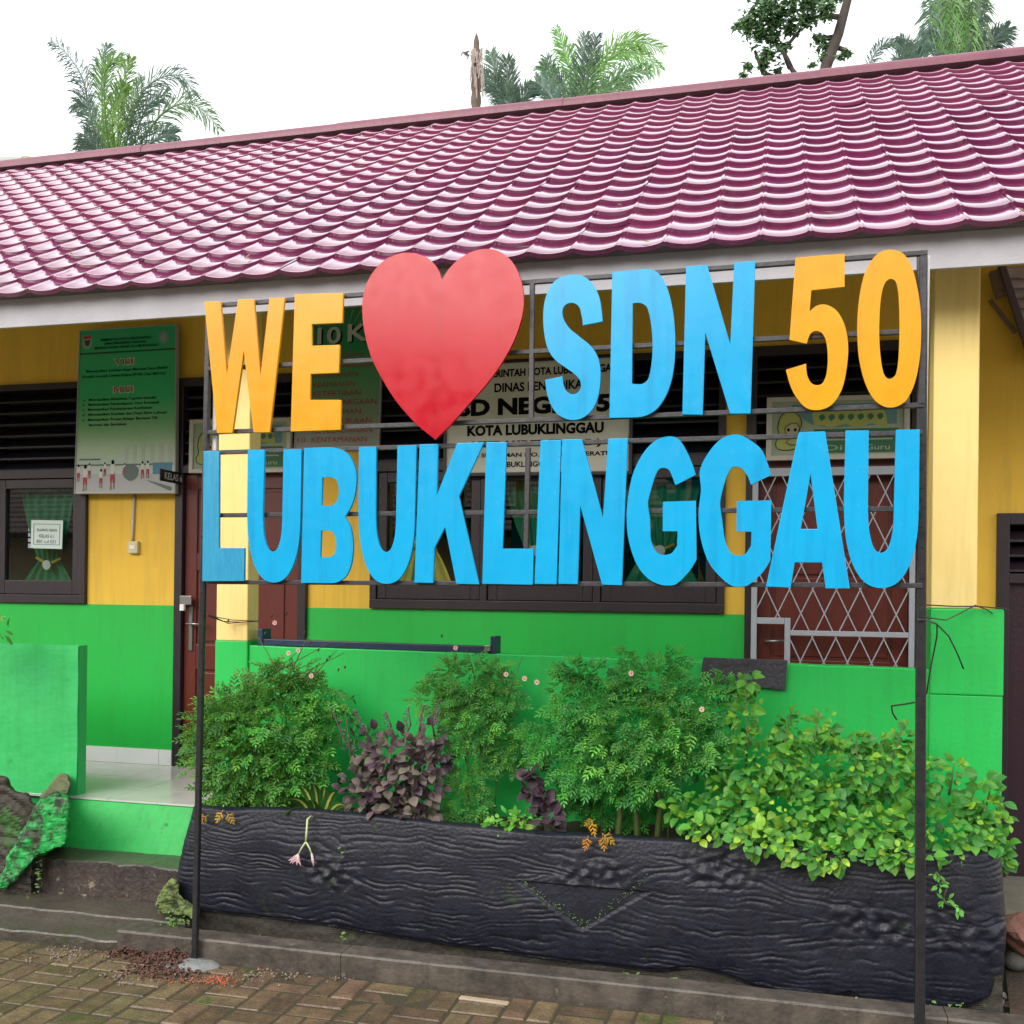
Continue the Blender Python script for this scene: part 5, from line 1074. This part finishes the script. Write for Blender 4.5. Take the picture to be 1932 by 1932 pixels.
# ------------------------------------------------------------------ wires
def wire(label, paths, m_=None, r=.003):
    w = MB()
    for p in paths: w.tube(p, r, 5)
    put('wire', w, m_ or mat('wire sheath', (.03, .03, .035), .4), None, True, label=label, cat='wire')
a = sgn_pt(385, 1160, .03); 
wire('thin twisted wires tied from the left post to the cream pillar', [[a, P(412, 1165, YP-.06), P(440, 1170, YP-.02), P(489, 1172, YP-.008)], [a+Vector((0, 0, -.005)), P(420, 1172, YP-.05), P(455, 1174, YP-.015), P(489, 1172, YP-.006)], [a+Vector((0, .01, 0)), P(430, 1176, YP-.03), P(470, 1173, YP-.01)]], mat('brown wire', (.06, .035, .03), .6), .0025)
b = sgn_pt(1748, 1170, .03)
wire('black and grey cables hanging from the right post', [[b-Vector((.03, .02, 0)), b, P(1768, 1178, 4.0), P(1790, 1200, 4.05), P(1806, 1232, 4.08), P(1818, 1262, 4.1)], [b, P(1768, 1176, 4.02), P(1768, 1200, 4.05), P(1756, 1260, 4.1), P(1748, 1310, 4.12)], [b+Vector((0, .03, .01)), P(1785, 1170, 4.5), P(1810, 1158, 4.7), P(1840, 1142, YP-.02), P(1862, 1150, YP-.03), P(1873, 1158, YP-.03)], [P(1745, 1141, 4.3), P(1800, 1144, 4.7), P(1845, 1144, YP-.02), P(1895, 1148, YP-.02), P(1905, 1153, YP-.01)]])
wire('bent dark twig hooked on the right post above the shrub', [[sgn_pt(1736, 1325, .03), P(1710, 1328, 4.2), P(1682, 1332, 4.3), P(1684, 1345, 4.32), P(1692, 1358, 4.33)]], mat('dark twig', (.05, .05, .03), .8), .0035)

# ------------------------------------------------------------------ neighbour beyond the right end: rafters, brace and weathered shingle roof
NBD = thing('neighbour_building', (2.6, 7.0, .1), 'weathered shingled lean-to roof glimpsed at the right edge', 'building')
wd_ = mat('old raw timber', (.2, .13, .09), .8, (.12, .08, .06), 10, .8, .5, 40); shg = mat('weathered lilac shingle', (.3, .22, .26), .7, (.55, .5, .52), 9, .8, .5, 30, rnd=.2)
YN = 5.78
for i in range(9):
    for j in range(6):
        v = [P(1890+j*34-i*0+random.uniform(-6, 6)+i*6.2, 504+i*19, YN), P(1924+j*34+i*6.2, 503+i*19, YN), P(1924+j*34+i*6.2, 523+i*19, YN-.03), P(1890+j*34+i*6.2, 524+i*19, YN-.03)]
        m = MB().hexa([v[3], v[2], v[2]+Vector((0, .02, 0)), v[3]+Vector((0, .02, 0)), v[0], v[1], v[1]+Vector((0, .02, 0)), v[0]+Vector((0, .02, 0))]); put('shingle', m, shg, NBD)
put('barge_board', MB().bar(P(1889, 500, 5.71), P(1945, 672, 5.71), .04, .03), mat('dull purple board', (.09, .06, .07), .7), NBD)
put('rafter', MB().bar(P(1876, 512, 5.75), P(1890, 560, 5.75), .06, .05), wd_, NBD)
put('brace', MB().bar(P(1868, 566, 5.79), P(1916, 628, 5.79), .012, .02), wd_, NBD)

# ------------------------------------------------------------------ building across the yard behind the viewer, seen mirrored in the panes and gloss paint
OB = thing('opposite_building', (-3, -9, 0), 'brown tiled classroom block across the yard, mirrored in the windows', 'building')
put('wall', MB().box(-40, 12, -8.6, -8.4, 0, 3.0), mat('far cream wall', (.5, .42, .22), .8, (.4, .33, .16), .8, .9), OB)
op = MB(); nr = 13
for k in range(nr):
    y0 = -7.2-k*.17; z0 = 2.85+k*.125; op.hexa([(-42, y0, z0), (13, y0, z0), (13, y0-.2, z0+.12), (-42, y0-.2, z0+.12), (-42, y0, z0+.035), (13, y0, z0+.035), (13, y0-.2, z0+.14), (-42, y0-.2, z0+.14)])
put('roof', op, mat('brown grey roof tiles', (.16, .1, .09), .7, (.28, .24, .22), 2, .8, stretch=(2, 1, 1)), OB)
put('ceiling', MB().box(-40, 12, -8.4, -7.3, 2.8, 2.83), dark, OB)

# added unseen tree row beyond that block, there to darken reflections in the gloss paint
TLm = MB(); rt = random.Random(12); q4 = MB().add([(-.5, 0, 0), (0, .4, .2), (.5, 0, 0), (0, 1., -.1)], [(0, 2, 1), (0, 1, 3), (1, 2, 3)]).mesh('leaf', treel); Ml = []
for k in range(26):
    cx = -24+k*1.5+rt.uniform(-.6, .6); hz = rt.uniform(6.4, 8.8)
    for _ in range(330):
        v = Vector((rt.gauss(0, .9), rt.gauss(0, .7), rt.gauss(0, .9))); Ml.append(orient(Vector((cx, -17, hz-1.3))+v, (rt.uniform(-1, 1), rt.uniform(-1, 1), rt.uniform(-1, .3)), (rt.uniform(-.6, .6), -.4, 1), 0, rt.uniform(.3, .55)))
    for _ in range(60): Ml.append(orient(Vector((cx+rt.uniform(-1, 1), -17, rt.uniform(.5, hz-1.5))), (rt.uniform(-1, 1), rt.uniform(-1, 1), rt.uniform(-1, .3)), (rt.uniform(-.6, .6), -.4, 1), 0, rt.uniform(.6, 1.1)))
put('added_tree_row', joined(q4, Ml), treel, kind='stuff', label='added unseen tree row beyond the yard, darkening reflections in the gloss paint of the sign', cat='trees')
# ------------------------------------------------------------------ trees behind the roof
def frond(root, pts, Y, Ll, m_, seed, droop=.5, dens=1., sway=0.):
    """coconut frond: rachis through the given points, thin leaflets on both sides"""
    rr = random.Random(seed); n = 26; ps = [P(x, y, Y+(dz[0] if dz else 0)) for (x, y, *dz) in pts]
    # sample path
    path = []
    for i in range(n+1):
        t = i/n*(len(ps)-1); k = min(int(t), len(ps)-2); f = t-k; p0 = ps[max(k-1, 0)]; p1 = ps[k]; p2 = ps[k+1]; p3 = ps[min(k+2, len(ps)-1)]
        path.append(.5*((2*p1)+(p2-p0)*f+(2*p0-5*p1+4*p2-p3)*f*f+(3*p1-p0-3*p2+p3)*f**3))
    mb = MB(); mb.tube(path, [.03*(1-.8*i/n) for i in range(n+1)], 4)
    tot = int(84*dens)
    for k in range(tot):
        t = .08+.92*k/tot; i = min(int(t*n), n-1); p = path[i].lerp(path[i+1], t*n-i); d = (path[i+1]-path[i]).normalized()
        for sg in (-1, 1):
            side = d.cross(Vector((0, 1, 0))).normalized()*sg; side = (side+Vector((0, rr.uniform(-.7, .7), 0))).normalized()
            l = Ll*(math.sin(math.pi*min(1, .15+t*.8))**.6)*rr.uniform(.75, 1.1); w = l*.011+.006
            a = R(rr.uniform(34, 66)*(1-.35*t)); dd = (d*math.cos(a)+side*math.sin(a)).normalized(); mid = p+dd*l*.5; tip = p+dd*l*.92+Vector((0, 0, -l*droop*rr.uniform(.4, 1.1)))
            q = dd.cross(Vector((0, 1, .3))).normalized()*w
            mb.add([p-q*.5, p+q*.5, mid+q, tip, mid-q], [(0, 1, 2, 4), (4, 2, 3)])
    return put('frond', mb, m_, root)
def zz(x0, y0, k, pts): return [(x0+p[0]*k, y0+p[1]*k, *p[2:]) for p in pts]
def palm(label, base, Y, tops, fr, seed, Ll, group='coconut palms behind the roof'):
    g = P(base[0], base[1], Y); root = thing('coconut_palm', (g.x, g.y, 0), label, 'palm tree', group)
    tk = MB(); n = 14; tk.tube([(g.x+.15*math.sin(i*.4), g.y, -.1+(g.z+.1)*i/n) for i in range(n+1)], [.2-.06*i/n+.008*(i % 2) for i in range(n+1)], 10); put('trunk', tk, barkm, root, True)
    for i, (pts, m_, dr) in enumerate(fr): frond(root, pts, Y, Ll, m_, seed+i, dr)
F1 = lambda pts: zz(80.5, 32.2, .18758, pts)
palm('leftmost palm with one long frond reaching to the upper left', (235, 340), 20, 0, [
    (F1([(600, 1500), (480, 1000), (400, 620), (250, 380, .5), (80, 235, .8)]), palmd, .25), (F1([(700, 1500), (650, 1200, -.4), (615, 700, -.8), (650, 480, -.9), (800, 400, -.9)]), palmy, .6),
    (F1([(780, 1500), (840, 1250), (950, 850), (1130, 640), (1380, 590), (1530, 790)]), palmd, .35), (F1([(880, 1450), (1040, 1180), (1230, 950), (1450, 865), (1640, 960), (1770, 1130)]), palmm, .3),
    (F1([(700, 1500), (560, 1150), (450, 900), (360, 860)]), palmd, .4), (F1([(740, 1500), (760, 1100), (770, 800), (840, 560), (890, 420)]), palmy, .7), (F1([(740, 1500), (800, 1150), (900, 900), (980, 620)]), palmm, .6),
    (F1([(650, 1500), (520, 1300), (420, 1180)]), palmd, .3), (F1([(650, 1500), (600, 900, .5), (600, 500, .5), (650, 300, .5)]), palmd, .3), (F1([(900, 1500), (1050, 1300), (1200, 1200), (1330, 1180)]), palmd, .4), (F1([(760, 1500), (700, 1100, -.5), (760, 800, -.6), (820, 700, -.6)]), palmy, .8), (F1([(800, 1500), (900, 1300), (1000, 1000), (1100, 850), (1250, 760)]), palmd, .5), (F1([(650, 1500), (500, 1400), (400, 1300)]), palmd, .4)], 100, .66)
F2 = lambda pts: zz(845.6, 32.2, .22925, pts)
palm('bushy palm with fronds bending right behind the middle of the ridge', (1095, 215), 21, 0, [
    (F2([(1080, 760), (1100, 450), (1130, 150)]), palmd, .2), (F2([(1070, 760), (1010, 450), (960, 280), (890, 100)]), palmy, .5), (F2([(1060, 760), (950, 540), (760, 400)]), palmm, .4),
    (F2([(1090, 760), (1200, 480), (1380, 310), (1560, 300), (1740, 420)]), palmy, .6), (F2([(1090, 760), (1220, 420), (1400, 230), (1560, 200), (1770, 260)]), palmy, .2), (F2([(1090, 760), (1300, 560), (1460, 470), (1660, 430)]), palmm, .5),
    (F2([(1090, 760), (1250, 620), (1480, 560)]), palmm, .4), (F2([(1080, 760), (1150, 480), (1220, 160)]), palmd, .2), (F2([(1060, 760), (900, 600), (800, 330)]), palmd, .3)], 200, .55)
palm('low palm fronds beside the bare dead trunk', (960, 225), 19, 0, [(F2([(560, 800), (430, 620), (270, 460)]), palmd, .2), (F2([(540, 800), (500, 600), (480, 340)]), palmd, .1), (F2([(520, 800), (420, 560), (350, 290)]), palmd, .1), (F2([(560, 800), (600, 700), (680, 580)]), palmd, .2), (F2([(900, 800), (840, 640), (720, 530)]), palmd, .2)], 300, .5)
F5 = lambda pts: zz(1369, 0, .29137, pts)
palm('dense drooping palm at the top right corner', (1800, 120), 18, 0, [
    (F5([(1430, 450), (1400, 200), (1380, 0), (1400, -150)]), palmy, .5), (F5([(1480, 450), (1480, 200), (1500, 0), (1560, -150)]), palmm, .6), (F5([(1540, 450), (1590, 250), (1640, 50), (1660, -120)]), palmd, .5),
    (F5([(1400, -120), (1340, 60), (1310, 250), (1320, 330)]), palmd, .3), (F5([(1600, -120), (1640, 60), (1650, 250), (1620, 330)]), palmm, .4), (F5([(1560, 400), (1680, 300), (1760, 240), (1830, 180)]), palmd, .3), (F5([(1450, 400), (1520, 150), (1500, -80)]), palmy, .7), (F5([(1520, -100), (1540, 60), (1560, 200), (1570, 320)]), palmy, .6), (F5([(1500, 400), (1380, 300), (1290, 260)]), palmd, .3), (F5([(1470, -100), (1440, 100), (1450, 300)]), palmm, .5)], 400, .42)
palm('faint small palm with one arched frond, farthest back', (1690, 140), 34, 0, [(F5([(900, 520), (950, 380), (1010, 300), (1090, 275), (1140, 310)]), palmd, .5), (F5([(1120, 480), (1160, 360), (1170, 300), (1130, 240)]), palmd, .3), (F5([(1120, 480), (1190, 390), (1230, 340)]), palmd, .3), (F5([(1100, 500), (1120, 400), (1200, 300)]), palmd, .3)], 500, .6)
# bare dead palm trunk
Yd = 15; DT = thing('dead_palm_trunk', (P(897, 200, Yd).x, Yd, 0), 'bare dead palm trunk with torn fibres at its top', 'tree'); tk = MB(); pts = []; rs = []
for i in range(90):
    t = i/89; y = 900-(900-62)*t; x = 893+6*t; p = P(x, y, Yd); pts.append(p); w = 9.5 if y > 110 else 9.5*max(.12, (y-58)/52+.1)
    rs.append(w/1932*Yd*(1+.05*(i % 3 == 0))+.008*math.sin(i*2.1))
tk.tube(pts, rs, 12); put('trunk', tk, barkm, DT, True)
fb = MB(); rf = random.Random(4)
for _ in range(26):
    x, y = rf.uniform(889, 911), rf.uniform(85, 150); p = P(x, y, Yd-.12); q2 = P(x+rf.uniform(-6, 6), y+rf.uniform(12, 45), Yd-.14); s_ = Vector((.02, 0, 0)); fb.add([p-s_, p+s_, q2+s_*.4, q2-s_*.4], [(0, 1, 2, 3)])
put('torn_fibre', fb, mat('pale fibre', (.3, .25, .22), .8, (.1, .07, .06), 6, .8), DT)
fb = MB(); 
for pts_ in ([(888, 95), (872, 98), (878, 106)], [(886, 100), (878, 116), (884, 110)], [(874, 100), (868, 112), (871, 98)], [(888, 104), (879, 100), (880, 108)]): fb.add([P(*p, Yd-.05) for p in pts_]+[P(*p, Yd+.03) for p in pts_], [(0, 1, 2), (3, 5, 4), (0, 3, 4, 1), (1, 4, 5, 2), (2, 5, 3, 0)])
put('broken_stub', fb, barkm, DT)
# broad-leaved tree
Yt = 17; TR = thing('broadleaf_tree', (P(1560, 200, Yt).x, Yt, 0), 'tall open broadleaf tree behind the right part of the ridge', 'tree')
tk = MB(); tp = F5([(560, 1500), (610, 800), (650, 430), (730, 220), (790, 0), (830, -120)]); tk.tube([P(x, y, Yt) for x, y in tp], [.11, .1, .09, .08, .065, .05], 8); put('trunk', tk, mat('dark bark', (.045, .033, .03), .85, (.09, .07, .06), 10, .7, .6, 20), TR, True)
br = MB()
for b in ([(620, 700), (480, 520), (430, 450), (400, 380), (330, 280), (250, 100), (300, -40)], [(480, 560), (240, 470), (190, 330)], [(740, 110), (660, 100), (560, 110), (400, 140)], [(700, 240), (600, 250)], [(690, 300), (790, 330)], [(330, 280), (160, 150)], [(420, 440), (370, 330), (480, 200)]): br.tube([P(x, y, Yt+.1) for x, y in F5(b)], [.05-.035*i/len(b) for i in range(len(b))], 5)
put('branch', br, mat('dark bark', (.045, .033, .03)), TR, True)
cl = [(150, 150, 85), (250, 60, 95), (330, 130, 80), (400, 60, 90), (230, 220, 80), (520, 130, 65), (650, 60, 70), (540, 20, 80), (280, 350, 70), (380, 300, 45), (650, 290, 60), (640, 370, 42), (590, 250, 38), (785, 340, 34), (150, 430, 34), (340, 450, 34), (430, 190, 50), (300, -70, 110), (480, -100, 110), (690, -60, 90), (110, 480, 25), (560, 415, 25), (740, 370, 22), (300, 245, 50), (90, 160, 40), (250, 420, 36)]
rt = random.Random(8); lm = MB().add([(-.5, 0, 0), (0, .25, .15), (.5, 0, 0), (0, 1., -.1)], [(0, 2, 1), (0, 1, 3), (1, 2, 3)]).mesh('leaf', treel); Ml = []
cr = []
for (x, y, r) in cl:
    c = P(*F5([(x, y)])[0], Yt+rt.uniform(-.3, .3)); rad = r*.29137/1932*Yt
    for _ in range(int(r*r*.032)+12):
        v = Vector((rt.gauss(0, .45), rt.gauss(0, .4), rt.gauss(0, .38)))*rad; s = rt.uniform(.05, .1); Ml.append(orient(c+v, (rt.uniform(-1, 1), rt.uniform(-1, 1), rt.uniform(-1, .3)), (rt.uniform(-.6, .6), -.4, 1), 0, s))
put('crown', joined(lm, Ml), treel, TR, kind='stuff')
# far small roof at the left edge
FH = thing('far_house', P(-20, 320, 40), 'distant grey green roof at the left edge above the ridge line', 'building')
a, b = P(-120, 296, 40), P(62, 300, 40); put('roof', MB().hexa([P(-160, 330, 38), P(90, 330, 38), P(90, 330, 42), P(-160, 330, 42), P(-120, 293, 40), P(35, 297, 40), P(35, 296, 40.4), P(-120, 292, 40.4)]), mat('grey green roofing', (.3, .34, .28), .6, (.2, .24, .2), 1, .7), FH)
put('wall', MB().box(a.x, b.x, 38.5, 41.5, 0, P(0, 330, 38).z), fasciam, FH)
tt_ = MB(); tt_.tube([P(33, 310, 37), P(45, 298, 37), P(58, 300, 37), P(64, 315, 37)], .12, 6); put('roof_pipe', tt_, mat('olive pipe', (.25, .28, .15), .6), FH, True)
